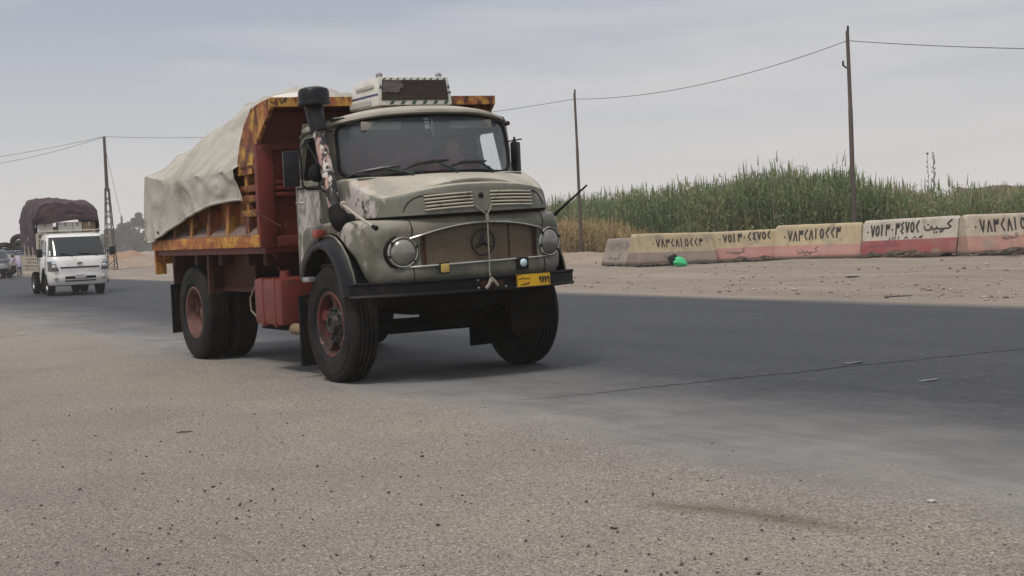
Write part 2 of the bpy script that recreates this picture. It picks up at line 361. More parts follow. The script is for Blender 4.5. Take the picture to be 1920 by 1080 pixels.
def near_dirt(N, L, P, n, dot, noise, rng, mix, ma):
    """gravelly dust of the near shoulder: colour and height"""
    c = mix(rng(noise(.8, 5), .35, .65), (.238, .212, .187, 1), (.298, .262, .227, 1))
    c = mix(ma('MULTIPLY', rng(n, 1.2, 3.6, 0, .8), rng(noise(.45, 5, .6, off=30), .35, .6, .35, 1)), c, (.385, .325, .265, 1))
    c = mix(rng(noise(.35, 4, off=9), .52, .72, 0, .6), c, (.243, .229, .215, 1))
    vo = N.new('ShaderNodeTexVoronoi'); vo.inputs['Scale'].default_value = 95; L.new(P, vo.inputs['Vector'])
    sp = N.new('ShaderNodeSeparateColor'); L.new(vo.outputs['Color'], sp.inputs[0])
    c = mix(rng(sp.outputs[0], .60, .98, 0, .75), c, (.52, .475, .42, 1))
    c = mix(rng(sp.outputs[1], .60, .95, 0, .55), c, (.12, .105, .095, 1))
    c = mix(rng(noise(20, 5, .7, off=4), .50, .72, 0, .32), c, (.12, .105, .092, 1))
    c = mix(rng(noise(95, 3, .6, off=2), .42, .66, 0, .75), c, (.10, .086, .076, 1))
    c = mix(rng(noise(48, 4, .7, off=14), .52, .68, 0, .85), c, (.06, .052, .046, 1))
    c = mix(rng(noise(52, 4, .7, off=24), .55, .70, 0, .7), c, (.50, .455, .40, 1))
    c = mix(rng(noise(17, 5, .75, off=44), .52, .70, 0, .38), c, (.10, .088, .08, 1))
    c = mix(rng(noise(1.1, 6, .65, off=54), .48, .68, 0, .30), c, (.15, .135, .122, 1))
    along = dot((RDF[0], RDF[1], 0))
    mid = ma('ADD', 3.86, ma('MULTIPLY', ma('ADD', along, 4.45), .26))
    stain = ma('MULTIPLY', rng(ma('ABSOLUTE', ma('SUBTRACT', n, ma('ADD', mid, rng(noise(2.5, 4), 0, 1, -.12, .12))), 0), .0, .15, 1, 0), rng(ma('ABSOLUTE', ma('ADD', along, 4.4), 0), .25, .75, 1, 0))
    stain = ma('MULTIPLY', stain, rng(noise(14, 5, .7, off=33), .3, .6, .45, 1))
    c = mix(ma('MULTIPLY', stain, .9), c, (.115, .084, .06, 1))
    h = ma('ADD', ma('MULTIPLY', rng(vo.outputs['Distance'], 0, .7, 1, 0), .35), ma('MULTIPLY', noise(60, 6, .65), .7)); h = ma('ADD', h, ma('MULTIPLY', noise(7, 5), 2.0))
    return c, h
def dirt_material():
    m, N, L, b, P, dot, noise, rng, mix, ma = ground_nodes('dusty_ground')
    n = dot((RDN[0], RDN[1], 0))
    near, h = near_dirt(N, L, P, n, dot, noise, rng, mix, ma)
    far = mix(rng(noise(.25, 6, .6, (3, .6, 1)), .35, .65), (.215, .18, .148, 1), (.29, .247, .205, 1))
    far = mix(rng(noise(1.6, 8, .7, (2.5, .5, 1), 5), .52, .7, 0, .65), far, (.15, .115, .09, 1))
    far = mix(rng(noise(.6, 6, .7, (3.5, .35, 1), 15), .52, .7, 0, .5), far, (.17, .14, .115, 1))
    far = mix(rng(noise(7, 6, .7, None, 8), .6, .75, 0, .6), far, (.12, .095, .078, 1))
    col = mix(rng(n, 9, 11), near, far)
    L.new(col, b.inputs['Base Color'])
    bp = N.new('ShaderNodeBump'); bp.inputs['Strength'].default_value = .9; bp.inputs['Distance'].default_value = .012
    L.new(h, bp.inputs['Height']); L.new(bp.outputs[0], b.inputs['Normal'])
    return m
def road_material():
    m, N, L, b, P, dot, noise, rng, mix, ma = ground_nodes('worn_asphalt')
    n = dot((RDN[0], RDN[1], 0))
    base = mix(rng(noise(.5, 6, .6, (2.2, .22, 1)), .38, .62), (.020, .022, .028, 1), (.031, .033, .040, 1))
    base = mix(rng(noise(3, 8, .7, (2.5, .3, 1), 6), .5, .75, 0, .5), base, (.068, .069, .075, 1))
    base = mix(rng(noise(55, 4, .75, None, 2), .52, .74, 0, .6), base, (.12, .12, .125, 1))
    base = mix(rng(noise(70, 4, .7, None, 12), .54, .70, 0, .75), base, (.012, .013, .017, 1))
    base = mix(rng(noise(18, 2, .5, (2, .35, 1), 31), .735, .76, 0, .8), base, (.26, .255, .25, 1))
    base = mix(rng(noise(24, 4, .75, (1, .3, 1), 41), .48, .70, 0, .55), base, (.095, .097, .104, 1))
    base = mix(rng(noise(30, 4, .75, (1, .3, 1), 51), .52, .70, 0, .6), base, (.016, .018, .023, 1))
    base = mix(rng(noise(.9, 5, .6, (.8, .5, 1), 61), .56, .60, 0, .22), base, (.018, .02, .026, 1))
    # dust drifted on to the asphalt from the near shoulder and, thinner, from the far one
    wob = ma('MULTIPLY', ma('SUBTRACT', noise(.55, 6, .6, (1.0, .5, 1), 3), .5), 2.6)
    wob = ma('ADD', wob, ma('MULTIPLY', ma('SUBTRACT', noise(4, 5, .7, (2, .6, 1), 7), .5), 1.0))
    nn = ma('ADD', n, wob)
    dust = rng(nn, 4.9, 7.5, 1.0, 0.0)
    streak = rng(noise(1.4, 7, .65, (3.2, .3, 1), 14), .34, .64, .78, 1)
    dustcol = mix(rng(noise(1.2, 5), .4, .6), (.178, .178, .175, 1), (.23, .226, .218, 1))
    dustcol = mix(rng(noise(60, 4, .7, None, 17), .5, .72, 0, .5), dustcol, (.14, .14, .14, 1))
    col = mix(ma('MULTIPLY', dust, streak), base, dustcol)
    fd = rng(ma('ADD', n, ma('MULTIPLY', wob, .18)), 14.4, 15.3, 0, .85)
    col = mix(fd, col, (.26, .215, .175, 1))
    near, h = near_dirt(N, L, P, n, dot, noise, rng, mix, ma)
    edge = ma('MAXIMUM', rng(nn, 4.35, 5.1, 1, 0), rng(n, 4.1, 4.35, 1, 0))
    col = mix(edge, col, near)
    L.new(col, b.inputs['Base Color'])
    L.new(rng(ma('MAXIMUM', dust, edge), 0, .6, .6, .93), b.inputs['Roughness'])
    bp = N.new('ShaderNodeBump'); bp.inputs['Strength'].default_value = .9; bp.inputs['Distance'].default_value = .012
    hh = ma('ADD', ma('MULTIPLY', h, rng(edge, 0, 1, .05, 1)), ma('MULTIPLY', noise(140, 4, .6), .25))
    L.new(hh, bp.inputs['Height']); L.new(bp.outputs[0], b.inputs['Normal'])
    return m
def axis_steps(bands):
    """bands: (start, stop, step) -> sorted positions"""
    P = []
    for a, b, c in bands: P += list(np.arange(a, b, c))
    return np.array(P+[bands[-1][1]])
def structure(o): o['kind'] = 'structure'; return o
def sn_grid(sv, nv, fz):
    s, n = np.meshgrid(sv, nv, indexing='ij')
    x = s*RDF[0]+n*RDN[0]; y = s*RDF[1]+n*RDN[1]
    return np.stack([x, y, fz(s, n, x, y)], -1)
def gz(s, n, x, y):
    return terrain(x, y)-.03*smooth(4.35, 4.9, n)*(1-smooth(15.0, 15.5, n))
sv = axis_steps([(-1900, -300, 150), (-300, -100, 10), (-100, -12, .9), (-12, 12, .5), (12, 60, 4), (60, 1900, 150)])
nv = axis_steps([(-1900, -200, 150), (-200, -10, 12), (-10, 15, .6), (15, 40, .45), (40, 120, 3), (120, 1900, 120)])
structure(MB().grid(sn_grid(sv, nv, gz)).build('ground', dirt_material(), sharp=180, fix=False))
rv = np.arange(-400, 260.1, 1.0)
def road_n(s):
    j = .18*np.sin(s*.8)+.1*np.sin(s*2.1+1)
    return np.stack([np.full_like(s, 3.55)+j*.5, np.full_like(s, 4.05)+j*.5, np.full_like(s, 9), 14.9+j*.6, 15.45+j*.6+.06*np.sin(s*5)], 1)
rn = road_n(rv); rs = np.repeat(rv[:, None], 5, 1)
RZ = np.full_like(rs, .004); RZ[:, 0] = -.02; RZ[:, 4] = -.022
RP = np.stack([rs*RDF[0]+rn*RDN[0], rs*RDF[1]+rn*RDN[1], RZ], -1)
structure(MB().grid(RP).build('road', road_material(), sharp=180, fix=False))
# crack across the road, a thin wandering ribbon with the open seam's shade in its colour
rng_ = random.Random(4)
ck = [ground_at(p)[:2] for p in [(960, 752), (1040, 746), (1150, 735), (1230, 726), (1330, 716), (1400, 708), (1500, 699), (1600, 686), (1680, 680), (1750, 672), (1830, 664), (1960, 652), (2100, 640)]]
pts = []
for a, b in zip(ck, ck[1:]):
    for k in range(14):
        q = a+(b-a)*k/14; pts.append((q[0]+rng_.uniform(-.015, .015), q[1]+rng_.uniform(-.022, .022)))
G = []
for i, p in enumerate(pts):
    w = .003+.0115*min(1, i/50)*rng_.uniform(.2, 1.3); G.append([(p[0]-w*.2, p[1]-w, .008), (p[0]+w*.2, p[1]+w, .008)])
structure(MB().grid(G).build('road_crack', mat('shaded_tar_crack', (.018, .018, .019, 1), .95), sharp=None, fix=False))

# ================================================================== DUMP TRUCK (x forward, y to its left, z up; front axle at x = 0)
TX, TY, TYAW = -.7177, 12.403, .5521
TR = empty('dump_truck', (TX, TY, 0), TYAW-pi/2, 'olive cabbed old dump truck with a rusty orange tipper body and a tall air intake', 'dump truck')
TL = .024                                                  # the sprung body leans to its right
def T(mb, name, m, parent=None, sharp=38, tilt=TL): return mb.build(name, K[m] if isinstance(m, str) else m, parent or TR, tilt, sharp)

# ---- nose contour
def sup(y, hw, x0, xf, n):
    a = min(1, abs(y)/hw); return x0+(xf-x0)*(1-a**n)**(1/n)
HWZ = [(.885, 1.03), (.94, 1.055), (1.0, 1.068), (1.3, 1.068), (1.38, 1.058), (1.42, 1.03), (1.445, .99), (1.46, .93)]
XFZ = [(.885, .90), (.94, .93), (1.0, .925), (1.3, .925), (1.38, .915), (1.42, .885), (1.445, .85), (1.46, .78)]
def nose_x(y, z): return sup(y, lerp_tab(HWZ, z), 0, lerp_tab(XFZ, z), 3.5)
def dent(y, z, x):                                        # hollow round each headlamp
    d = math.hypot((abs(y)-.74)/.20, (z-1.165)/.185)
    return x-.045*max(0, 1-d*d)**1.0 if d < 1 else x
ARCH = [(-.56, .95), (-.53, 1.136), (-.46, 1.19), (-.36, 1.253), (-.17, 1.318), (.10, 1.341), (.20, 1.318), (.29, 1.272), (.37, 1.215), (.44, 1.155), (.51, 1.05), (.57, .939), (.60, .885)]
def arch_z(x): return lerp_tab(ARCH, x)
gt = lambda y: 1.378-.095*(abs(y)/.66)**2
GB = 1.04
ys = list(np.linspace(0, .62, 15))+[.66, .70, .74, .78, .82, .86, .90, .935, .965, .99, 1.012, 1.03, 1.045, 1.058, 1.069]
fr_ = [.06, .14, .24, .36, .50, .66, .83, 1.0]
cols = [(-1, y) for y in ys[::-1]]+[(1, y) for y in ys[1:]]
def zrows(y):
    g = gt(min(abs(y), .75))
    return [.885, .905, .94, .985, 1.015, GB]+[GB+(g-GB)*k/7 for k in range(1, 8)]+[g+(1.40-g)*k/3 for k in range(1, 3)]+[1.40, 1.42, 1.435, 1.445, 1.453, 1.46]
NR = len(zrows(0))
def nose_col(y):
    """one column of the nose; y up to 1.069 is the front, the sides run on by x"""
    col = []
    for z in zrows(y):
        hw = lerp_tab(HWZ, z); yy = y/1.10*hw
        x = nose_x(yy, z); x = dent(yy, z, x)
        zz = z
        if x < .60:
            zb = arch_z(x); zz = zb+(z-.885)/(1.46-.885)*(1.46-zb)
        col.append((x, yy, zz))
    return col
def side_cols(sg):
    C = []
    for x in list(np.linspace(.40, -.56, 22)):
        col = []
        for z in zrows(1.1):
            hw = lerp_tab(HWZ, z)
            zb = arch_z(x); zz = zb+(z-.885)/(1.46-.885)*(1.46-zb)
            xx = min(x, nose_x(1.069/1.1*hw, z)-.02*(22))if False else x
            col.append((xx, sg*hw*(1 if True else 1), zz))
        C.append(col)
    return C
NG = side_cols(-1)[::-1]+[nose_col(s*y) for s, y in cols]+side_cols(1)
NG = np.array(NG); ns = 22
i0 = ns+len(ys)-15; i1 = ns+len(ys)-1+14
front = MB().grid(NG, skip=lambda i, j: i0 <= i < i1 and 5 <= j < 12)
nose = T(front, 'front_fender', 'olive', sharp=50)
# inner lip of the grille opening
lip = []
for j in (5, 12):
    lip.append([[NG[i][j], NG[i][j]-np.array([.05, 0, 0])] for i in range(i0, i1+1)])
mb = MB()
for g in lip: mb.grid(g)
for i in (i0, i1): mb.grid([[NG[i][j], NG[i][j]-np.array([.05, 0, 0])] for j in range(5, 13)])
grille_o = T(MB().grid([[NG[i][j]-np.array([.035, 0, 0]) for j in range(5, 13)] for i in range(i0, i1+1)]), 'grille', 'mesh', sharp=180)
T(mb, 'grille_surround', 'olive', grille_o)
def on_nose(y, z, off=.0): return (dent(y, z, nose_x(y, z))+off, y, z)
# chrome trims
top_tr = [on_nose(y, gt(y), .008) for y in np.linspace(-.72, .72, 41)]
T(MB().tube(top_tr, .0085, 6), 'grille_trim', 'chrome', grille_o)
T(MB().tube([on_nose(y, GB-.006, .008) for y in np.linspace(-.74, .74, 41)], .0105, 6), 'grille_trim', 'chrome', grille_o)
for s in (-1, 1):
    T(MB().tube([on_nose(s*.605, GB+(gt(.6)-GB)*k/6, -.012) for k in range(7)], .016, 6), 'grille_post', 'olive', grille_o)
    T(MB().tube([on_nose(s*.555, GB+(gt(.6)-GB)*k/6, -.03) for k in range(7)], .014, 6), 'grille_post', 'brown', grille_o)
    T(MB().tube([on_nose(s*.665, z, .001) for z in np.linspace(.885, 1.42, 16)]+[(nose_x(s*.66, 1.45), s*.665, 1.452)], .0055, 5), 'seam', 'black', nose)
T(MB().tube([on_nose(.28, GB+(gt(.28)-GB)*k/6, -.028) for k in range(7)], .006, 5), 'grille_post', 'brown', grille_o)
# three pointed ring badge
mb = MB(); cx = .918; cz = 1.205; r = .115
mb.tube([(cx, r*sin(2*pi*k/32), cz+r*cos(2*pi*k/32)) for k in range(33)], .0085, 6, caps=False)
for k in range(3):
    a = 2*pi*k/3; d = (sin(a), cos(a)); nrm = (cos(a), -sin(a)); w = .024
    mb.add([(cx+.010, 0, cz), (cx, nrm[0]*w, cz+nrm[1]*w), (cx, d[0]*r, cz+d[1]*r), (cx, -nrm[0]*w, cz-nrm[1]*w)], [(0, 1, 2), (0, 2, 3), (0, 3, 1)])
T(mb, 'badge', 'black', grille_o)
# ---- headlamps
for s in (-1, 1):
    y, z = s*.738, 1.165; x = nose_x(y, z)-.035
    rot = Matrix.Rotation(s*R(14), 3, 'Z'); c = Vector((x, y, z))
    def tilted(mb):
        mb.v = [tuple(rot @ (Vector(p)-c)+c) for p in mb.v]; return mb
    h = T(tilted(MB().lathe([(0, .075), (.04, .073), (.08, .062), (.105, .044), (.114, .03)], c, 'x', 32)), 'headlight', 'lens')
    T(tilted(MB().lathe([(.118, .040), (.126, .044), (.133, .036), (.137, .01), (.138, -.03)], c, 'x', 36)), 'headlight_rim', 'chrome', h)
    T(tilted(MB().lathe([(.140, .004), (.152, .006), (.158, -.012), (.160, -.04)], c, 'x', 36)), 'headlight_gasket', 'rubber', h)
    for a in (20, 140, 195, 320):
        p = c+Vector((.045, .128*cos(R(a)), .128*sin(R(a)))); T(tilted(MB().box(p.x-.012, p.x+.012, p.y-.009, p.y+.009, p.z-.012, p.z+.012, .003)), 'clip', 'black', h)
# ---- bonnet
HX = [(1.47, .935), (1.55, .925), (1.62, .91), (1.66, .895), (1.70, .86)]
def hood_x(y, z, hw=.955): return sup(y, hw, -.05, lerp_tab(HX, z), 3.4)
hy = list(np.linspace(0, .70, 15))+[.75, .79, .825, .855, .88, .90, .917, .931, .942, .949, .9535]
def hood_ring(f):
    """f 0 bottom edge .. 1 shoulder; returns the U shaped ring"""
    P = []
    def zt(y, x=.8): return max(1.735-.115*(abs(y)/.92)**2.2, 1.62+.215*min(1, max(0, (.68-x)/.5)))   # crease height, lower to the sides, rising to the rear
    for sg, lst in ((-1, hy[::-1]), (1, hy[1:])):
        for y in lst:
            P.append((sg*y, None))
    out_ = []
    prof = [(0, 0, 0), (.30, 0, 0), (.60, .002, .003), (.85, .004, .008), (.945, .012, .018), (.985, .034, .045), (1.0, .065, .085)]
    t = np.interp(f, [p[0] for p in prof], range(len(prof)))
    i = int(min(len(prof)-2, math.floor(t))); w = t-i
    ins_s = prof[i][1]*(1-w)+prof[i+1][1]*w; ins_f = prof[i][2]*(1-w)+prof[i+1][2]*w
    back = [(-.22, 0), (-.12, 0), (-.02, 0), (.06, 0), (.14, 0)]
    for bx, _ in back: out_.append((bx, -(.955-ins_s), 1.472+(zt(.92, bx)-1.472)*f))
    for y, _ in P:
        x = hood_x(y, 1.47, .955)-(.035*f)-ins_f*1.0
        z0 = 1.472+(zt(y, x)-1.472)*f
        yy = y*(.955-ins_s)/.955
        out_.append((max(x, .16+.02*(1-abs(y)/.955)), yy, z0))
    for bx, _ in back[::-1]: out_.append((bx, (.955-ins_s), 1.472+(zt(.92, bx)-1.472)*f))
    return out_
fs = [0, .03, .2, .4, .6, .75, .84, .90, .94, .97, .985, 1.0]
RG = [hood_ring(f) for f in fs]
mlen = min(len(r) for r in RG); assert all(len(r) == mlen for r in RG), [len(r) for r in RG]
RG = np.array(RG)
mb = MB().grid(RG)
last = RG[-1]; half = mlen//2; rows = []
for i in range(half+1):
    a, b = last[i], last[mlen-1-i]; row = []
    for k in range(15):
        u = -1+2*k/14; y = a[1]+(b[1]-a[1])*k/14
        zc = 1.775+.075*float(np.clip((.78-a[0])/.45, 0, 1))**.8
        row.append((a[0], y, a[2]+max(0, zc-a[2])*(1-abs(u)**2.2)*min(1, abs(b[1]-a[1])/.8)))
    rows.append(row)
mb.grid(rows)
# the edge below the bonnet is a dark gap: its underside lip turns inwards
bonnet = T(mb, 'bonnet', 'bonnet', sharp=60)
T(MB().grid([RG[0]+np.array([0, 0, .004]), RG[0]*np.array([.985, .985, 1])+np.array([-.01, 0, -.02])]), 'gap_seal', 'under', bonnet)
def on_hood(y, z, off=0):
    f = (z-1.472)/((1.735-.115*(abs(y)/.92)**2.2)-1.472)
    prof = [(0, 0), (.30, 0), (.60, .003), (.85, .008), (.945, .018), (.985, .045), (1, .085)]
    return (hood_x(y, 1.47)-.035*f-float(np.interp(f, [p[0] for p in prof], [p[1] for p in prof]))+off, y, z)
for s in (-1, 1):
    bk = [[on_hood(s*y, z, .003) for z in (1.522, 1.56, 1.60, 1.648)] for y in np.linspace(.095, .535, 14)]
    bo = T(MB().grid(bk), 'louvre_recess', 'black', bonnet)
    mb = MB()
    for k in range(5):
        z = 1.525+.0295*k
        mb.tube([on_hood(s*y, z-.012*(y/.5)**2, .008) for y in np.linspace(.092, .54, 14)], .0098, 6)
    T(mb, 'louvre', 'louvre', bonnet)
    arc = [on_hood(s*(.54+.17*sin(t)), 1.655-.15*(1-cos(t))-.02, .002) for t in np.linspace(0, 1.45, 14)]
    T(MB().tube(arc, .004, 5), 'pressed_line', 'under', bonnet)
T(MB().lathe([(0, .016), (.02, .014), (.026, .004), (.027, -.01)], on_hood(0, 1.613), 'x', 20), 'emblem_boss', 'black', bonnet)
# knotted webbing strap holding the bonnet shut
sp_ = lambda y, z, o=.016: on_hood(y, z, o) if z > 1.475 else (nose_x(y, z)+o, y, z)
yk = .03
T(MB().tube([sp_(-.085, 1.535), sp_(-.04, 1.49), (.955, 0.015, 1.455), (.958, yk-.005, 1.435)], .0072, 6)
  .tube([sp_(.09, 1.535), sp_(.07, 1.49), (.955, .04, 1.455), (.958, yk+.004, 1.435)], .0072, 6)
  .tube([(.955, yk, 1.45), (.965, yk, 1.40), (.96, yk, 1.375)], .015, 7)
  .tube([(.96, yk, 1.40), (.962, yk, 1.20), (.968, yk, 1.04), (.955, yk, .96), (.972, yk, .89), (1.0, yk, .85)], .0072, 6)
  .tube([(.975, yk, .90), (1.0, yk-.03, .84), (1.0, yk-.065, .80)], [.009, .015, .017], 6)
  .tube([(.975, yk, .90), (1.0, yk+.03, .85), (1.0, yk+.055, .815)], [.009, .013, .012], 6), 'strap', 'strap')
# ---- black wheel arch flares
LIP = [(-.40, .93), (-.37, 1.03), (-.30, 1.11), (-.15, 1.205), (.0, 1.235), (.12, 1.205), (.21, 1.15), (.30, 1.06), (.37, .95), (.43, .80)]
OUTR = [(-.56, .97), (-.53, 1.136), (-.40, 1.228), (-.20, 1.308), (.05, 1.341), (.20, 1.318), (.33, 1.245), (.45, 1.14), (.55, .985), (.60, .82)]
for s in (-1, 1):
    def crv(tab, t):
        d = [0]
        for a, b in zip(tab, tab[1:]): d.append(d[-1]+math.hypot(a[0]-b[0], a[1]-b[1]))
        return (np.interp(t*d[-1], d, [p[0] for p in tab]), np.interp(t*d[-1], d, [p[1] for p in tab]))
    G = []
    for k in range(41):
        t = k/40; o = crv(OUTR, t); l = crv(LIP, t); row = []
        for w, yy in ((0, 1.075), (.12, 1.10), (.35, 1.135), (.65, 1.155), (.9, 1.155), (1, 1.148), (1.0, 1.13), (.8, 1.05), (.75, .80), (.75, .55)):
            row.append((o[0]+(l[0]-o[0])*w, s*yy, o[1]+(l[1]-o[1])*w))
        G.append(row)
    fl = T(MB().grid(G), 'wheel_arch', 'black')
    T(MB().tube([(crv(OUTR, k/40)[0], s*1.082, crv(OUTR, k/40)[1]+.004) for k in range(41)], .010, 6), 'arch_piping', 'olive', fl)
    T(MB().box(-.62, -.585, s*1.12-.0, s*.70, .14, .80) if s > 0 else MB().box(-.62, -.585, -1.12, -.70, .14, .80), 'mudflap', 'rubber')
    # inner wheel well so that no light falls through
    T(MB().box(-.55, .58, min(s*.55, s*.53), max(s*.55, s*.53), .62, 1.42), 'wheel_well', 'under')
T(MB().box(.60, .66, .42, .88, .36, .80), 'splash_panel', 'under')
# ---- bumper
def bx(y): return .975-.31*(abs(y)/1.165)**2.6
prof = [(-.055, .905), (.008, .905), (.012, .895), (.004, .885), (-.008, .878), (-.008, .802), (.004, .795), (.012, .785), (.008, .772), (-.055, .772)]
G = [[(bx(y)+px_, y, pz) for px_, pz in prof] for y in np.linspace(-1.18, 1.07, 49)]
bump_o = T(MB().slab(G, (-.006, 0, 0)), 'bumper', mat('matt_black_bumper', (.006, .006, .008, 1), .5, 0, [((.02, .019, .018, 1), 4, .60, .1, (1, .4, 1))], .05, 30, spec=.18), sharp=25, tilt=.006)
T(MB().box(.962, .972, -.07, .16, .805, .865, .004), 'bumper_slot', 'brown', bump_o, tilt=.006)
for y, z in ((-.10, .875), (-.095, .808), (.185, .805)): T(MB().lathe([(0, .012), (.008, .008), (.011, 0)], (bx(y)-.004, y, z), 'x', 10), 'bolt', 'alu', bump_o, tilt=.006)
def plate_pt(u, v, off=0):                                   # 0..1 across the plate
    y = .29+.40*u; return Vector((bx(y)+.02+off-.0*v, y, .786+.122*v))
pl = T(MB().slab([[plate_pt(i/8, j/2) for j in range(3)] for i in range(9)], (-.006, 0, 0)), 'licence_plate', 'plate', tilt=.0)
# painted letters: polylines in a unit box
DIG = {'0': [[(.2, .42), (.3, .52)]], '7': [[(0, 1), (.27, 0), (.55, 1)]], '8': [[(0, 0), (.27, 1), (.55, 0)]], '1': [[(.15, 1), (.15, 0)]],
       '3': [[(.06, 0), (.08, 1), (.13, .66), (.27, .60), (.33, .95), (.39, .62), (.54, .60), (.62, 1.02)]],
       '2': [[(.5, 1), (.08, .52), (.45, 0)]], 'b': [[(.08, 0), (.1, 1), (.2, .72), (.42, .75), (.5, 1)]],
       '5': [[(.27+.25*sin(k*pi/6), .5+.42*cos(k*pi/6)) for k in range(13)]], '4': [[(.5, 1), (.1, .8), (.42, .53), (.05, .25), (.5, 0)]],
       '9': [[(.42, .62), (.12, .6), (.06, .85), (.25, 1), (.42, .95), (.42, .62), (.44, 0)]]}
KARIN = [[(1.0, 1.05), (.83, .66), (.97, .38), (.90, .24), (.70, .20), (.66, .02), (.56, -.12)],
         [(.66, .24), (.60, .20), (.50, .18), (.46, .40), (.42, .20), (.30, .18), (.26, .50)], [(.26, .48), (.20, .14), (.08, .10), (.0, .30), (-.01, .58)],
         [(.12, .62), (.15, .70)], [(.47, -.10), (.43, -.13)], [(.38, -.10), (.34, -.13)]]
def strokes(mb, lines, fn, w, off, sub=3):
    """flat painted ribbons; fn(u, v, off) places a point, w is half the stroke in metres"""
    for ln in lines:
        P = []
        for a, b in zip(ln, ln[1:]):
            for k in range(sub): P.append((a[0]+(b[0]-a[0])*k/sub, a[1]+(b[1]-a[1])*k/sub))
        P.append(ln[-1]); Q = [Vector(fn(u, v, off)) for u, v in P]; G = []
        nrm = (Vector(fn(.5, .5, .1))-Vector(fn(.5, .5, 0))).normalized()
        for i, q in enumerate(Q):
            t = (Q[min(i+1, len(Q)-1)]-Q[max(i-1, 0)]); t = t-nrm*t.dot(nrm); t.normalize(); sd_ = nrm.cross(t)
            G.append([q-sd_*w-(t*w*.6 if i == 0 else t*0), q+sd_*w-(t*w*.6 if i == 0 else t*0)])
        mb.grid([[p[:] for p in g] for g in G])
    return mb
def word(txt, u0, v0, du, h, lean=0.0, drop=0.0):
    L_ = []
    for i, ch in enumerate(txt):
        for ln in DIG[ch]: L_.append([(u0+du*(i+a*1.15)+lean*b, v0+drop*i+h*b) for a, b in ln])
    return L_
mb = MB()
strokes(mb, word('9779', .64, .22, .085, .48), plate_pt, .0055, .004)
wl = [[(1, .3), (.93, .1), (.86, .35)], [(.86, .2), (.7, .15), (.62, .6), (.55, .2), (.45, .15)], [(.45, .15), (.38, -.25)], [(.32, .9), (.3, .1)], [(.22, .5), (.12, .1), (.0, .15), (-.02, .45)]]
strokes(mb, [[(.06+.30*a, .58+.18*b) for a, b in l] for l in wl], plate_pt, .0040, .004)
wl = [[(1, .9), (.98, .1)], [(.9, .9), (.82, .2), (.74, .8)], [(.72, .2), (.55, .2), (.5, .6)], [(.5, .2), (.3, .2), (.25, .6)], [(.25, .2), (.1, -.1), (.0, .1)], [(.6, .8), (.55, .85)]]
strokes(mb, [[(.09+.25*a, .17+.17*b) for a, b in l] for l in wl], plate_pt, .0040, .004)
strokes(mb, [[(.03, .93), (.07, .92)], [(.1, .93), (.13, .92)], [(.01, .02), (.99, .02)], [(.01, .98), (.99, .98)], [(.004, 0), (.004, 1)], [(.996, 0), (.996, 1)]], plate_pt, .0035, .003)
T(mb, 'lettering', 'ink', pl, sharp=None, tilt=0)
# small lamps on the lower panel
la = T(MB().box(.965, .99, -.46, -.385, .97, 1.045, .008), 'marker_lamp', 'amber')
T(MB().box(.955, .972, -.47, -.375, .96, 1.055, .004), 'lamp_frame', 'black', la)
la = T(MB().box(.925, .965, .325, .435, .935, 1.045, .006), 'marker_lamp', 'black')
T(MB().lathe([(0, .014), (.025, .012), (.034, .004), (.036, 0)], (.967, .38, .995), 'x', 18), 'lamp_lens', 'wfrost', la)
o = T(MB().box(-.14, -.03, -1.16, -1.08, 1.325, 1.40, .018), 'indicator', 'orange'); T(MB().box(-.09, -.05, -1.13, -1.09, 1.28, 1.33), 'bracket', 'black', o)
T(MB().box(-.14, -.03, 1.08, 1.16, 1.325, 1.40, .018), 'indicator', 'orange')
T(MB().tube([(.44, 1.08, 1.40), (.62, 1.09, 1.49), (.96, 1.10, 1.65)], [.016, .011, .009], 7), 'marker_stick', 'black')
ro = T(MB().tube([(.36, -1.06, 1.61), (.40, -1.075, 1.597)], [.03, .028], 10).tube([(.38, -1.075, 1.605), (.68, -1.08, 1.495), (.95, -1.07, 1.40)], .0125, 8), 'marker_rod', 'dirtycream')
T(MB().tube([(.94, -1.07, 1.403), (.99, -1.06, 1.383)], [.016, .022], 8), 'rod_tip', 'rubber', ro)

# ---- cab
def ysurf(z): return 1.03 if z <= 1.80 else 1.03-.10*(z-1.80)/.55
def Wp(a, b, off=0):                                         # windscreen surface: a -1..1 across, b 0..1 up
    k = abs(a)**2.2; sg = 1 if a >= 0 else -1
    hw = .895*(1-b)+.885*b
    xb, zb = .36-.42*k, 1.855-.03*k; xt, zt_ = .13-.27*k, 2.405-.055*k
    bul = .03*4*b*(1-b)
    return np.array([xb+(xt-xb)*b+bul+off, sg*hw*abs(a)*(1), zb+(zt_-zb)*b])
def wbound(t, k=1.0, n=7):
    c, s_ = cos(t), sin(t)
    a = (abs(c)**(2/n))*(1 if c >= 0 else -1); b = (abs(s_)**(2/n))*(1 if s_ >= 0 else -1)
    return a*k, b*k
TH = np.linspace(0, 2*pi, 97)[:-1]
TH = np.sort(np.concatenate([TH, np.arctan2(np.array([1, 1, -1, -1, .8, 1.2, -.8, -1.2]), np.array([1, -1, 1, -1, 1, 1, 1, 1])) % (2*pi)]))
def wring(k, n=7, off=0, mode=None):
    P = []
    for t in TH:
        a, b = wbound(t, 1, n); P.append(Wp(a*k, .5+.5*b*k, off))
    return P
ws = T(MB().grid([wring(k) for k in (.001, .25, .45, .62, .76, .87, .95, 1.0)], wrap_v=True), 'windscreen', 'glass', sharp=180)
T(MB().tube([p.tolist() for p in wring(1.005, 7, .004)]+[wring(1.005, 7, .004)[0].tolist()], .017, 7, caps=False), 'windscreen_seal', 'rubber', ws)
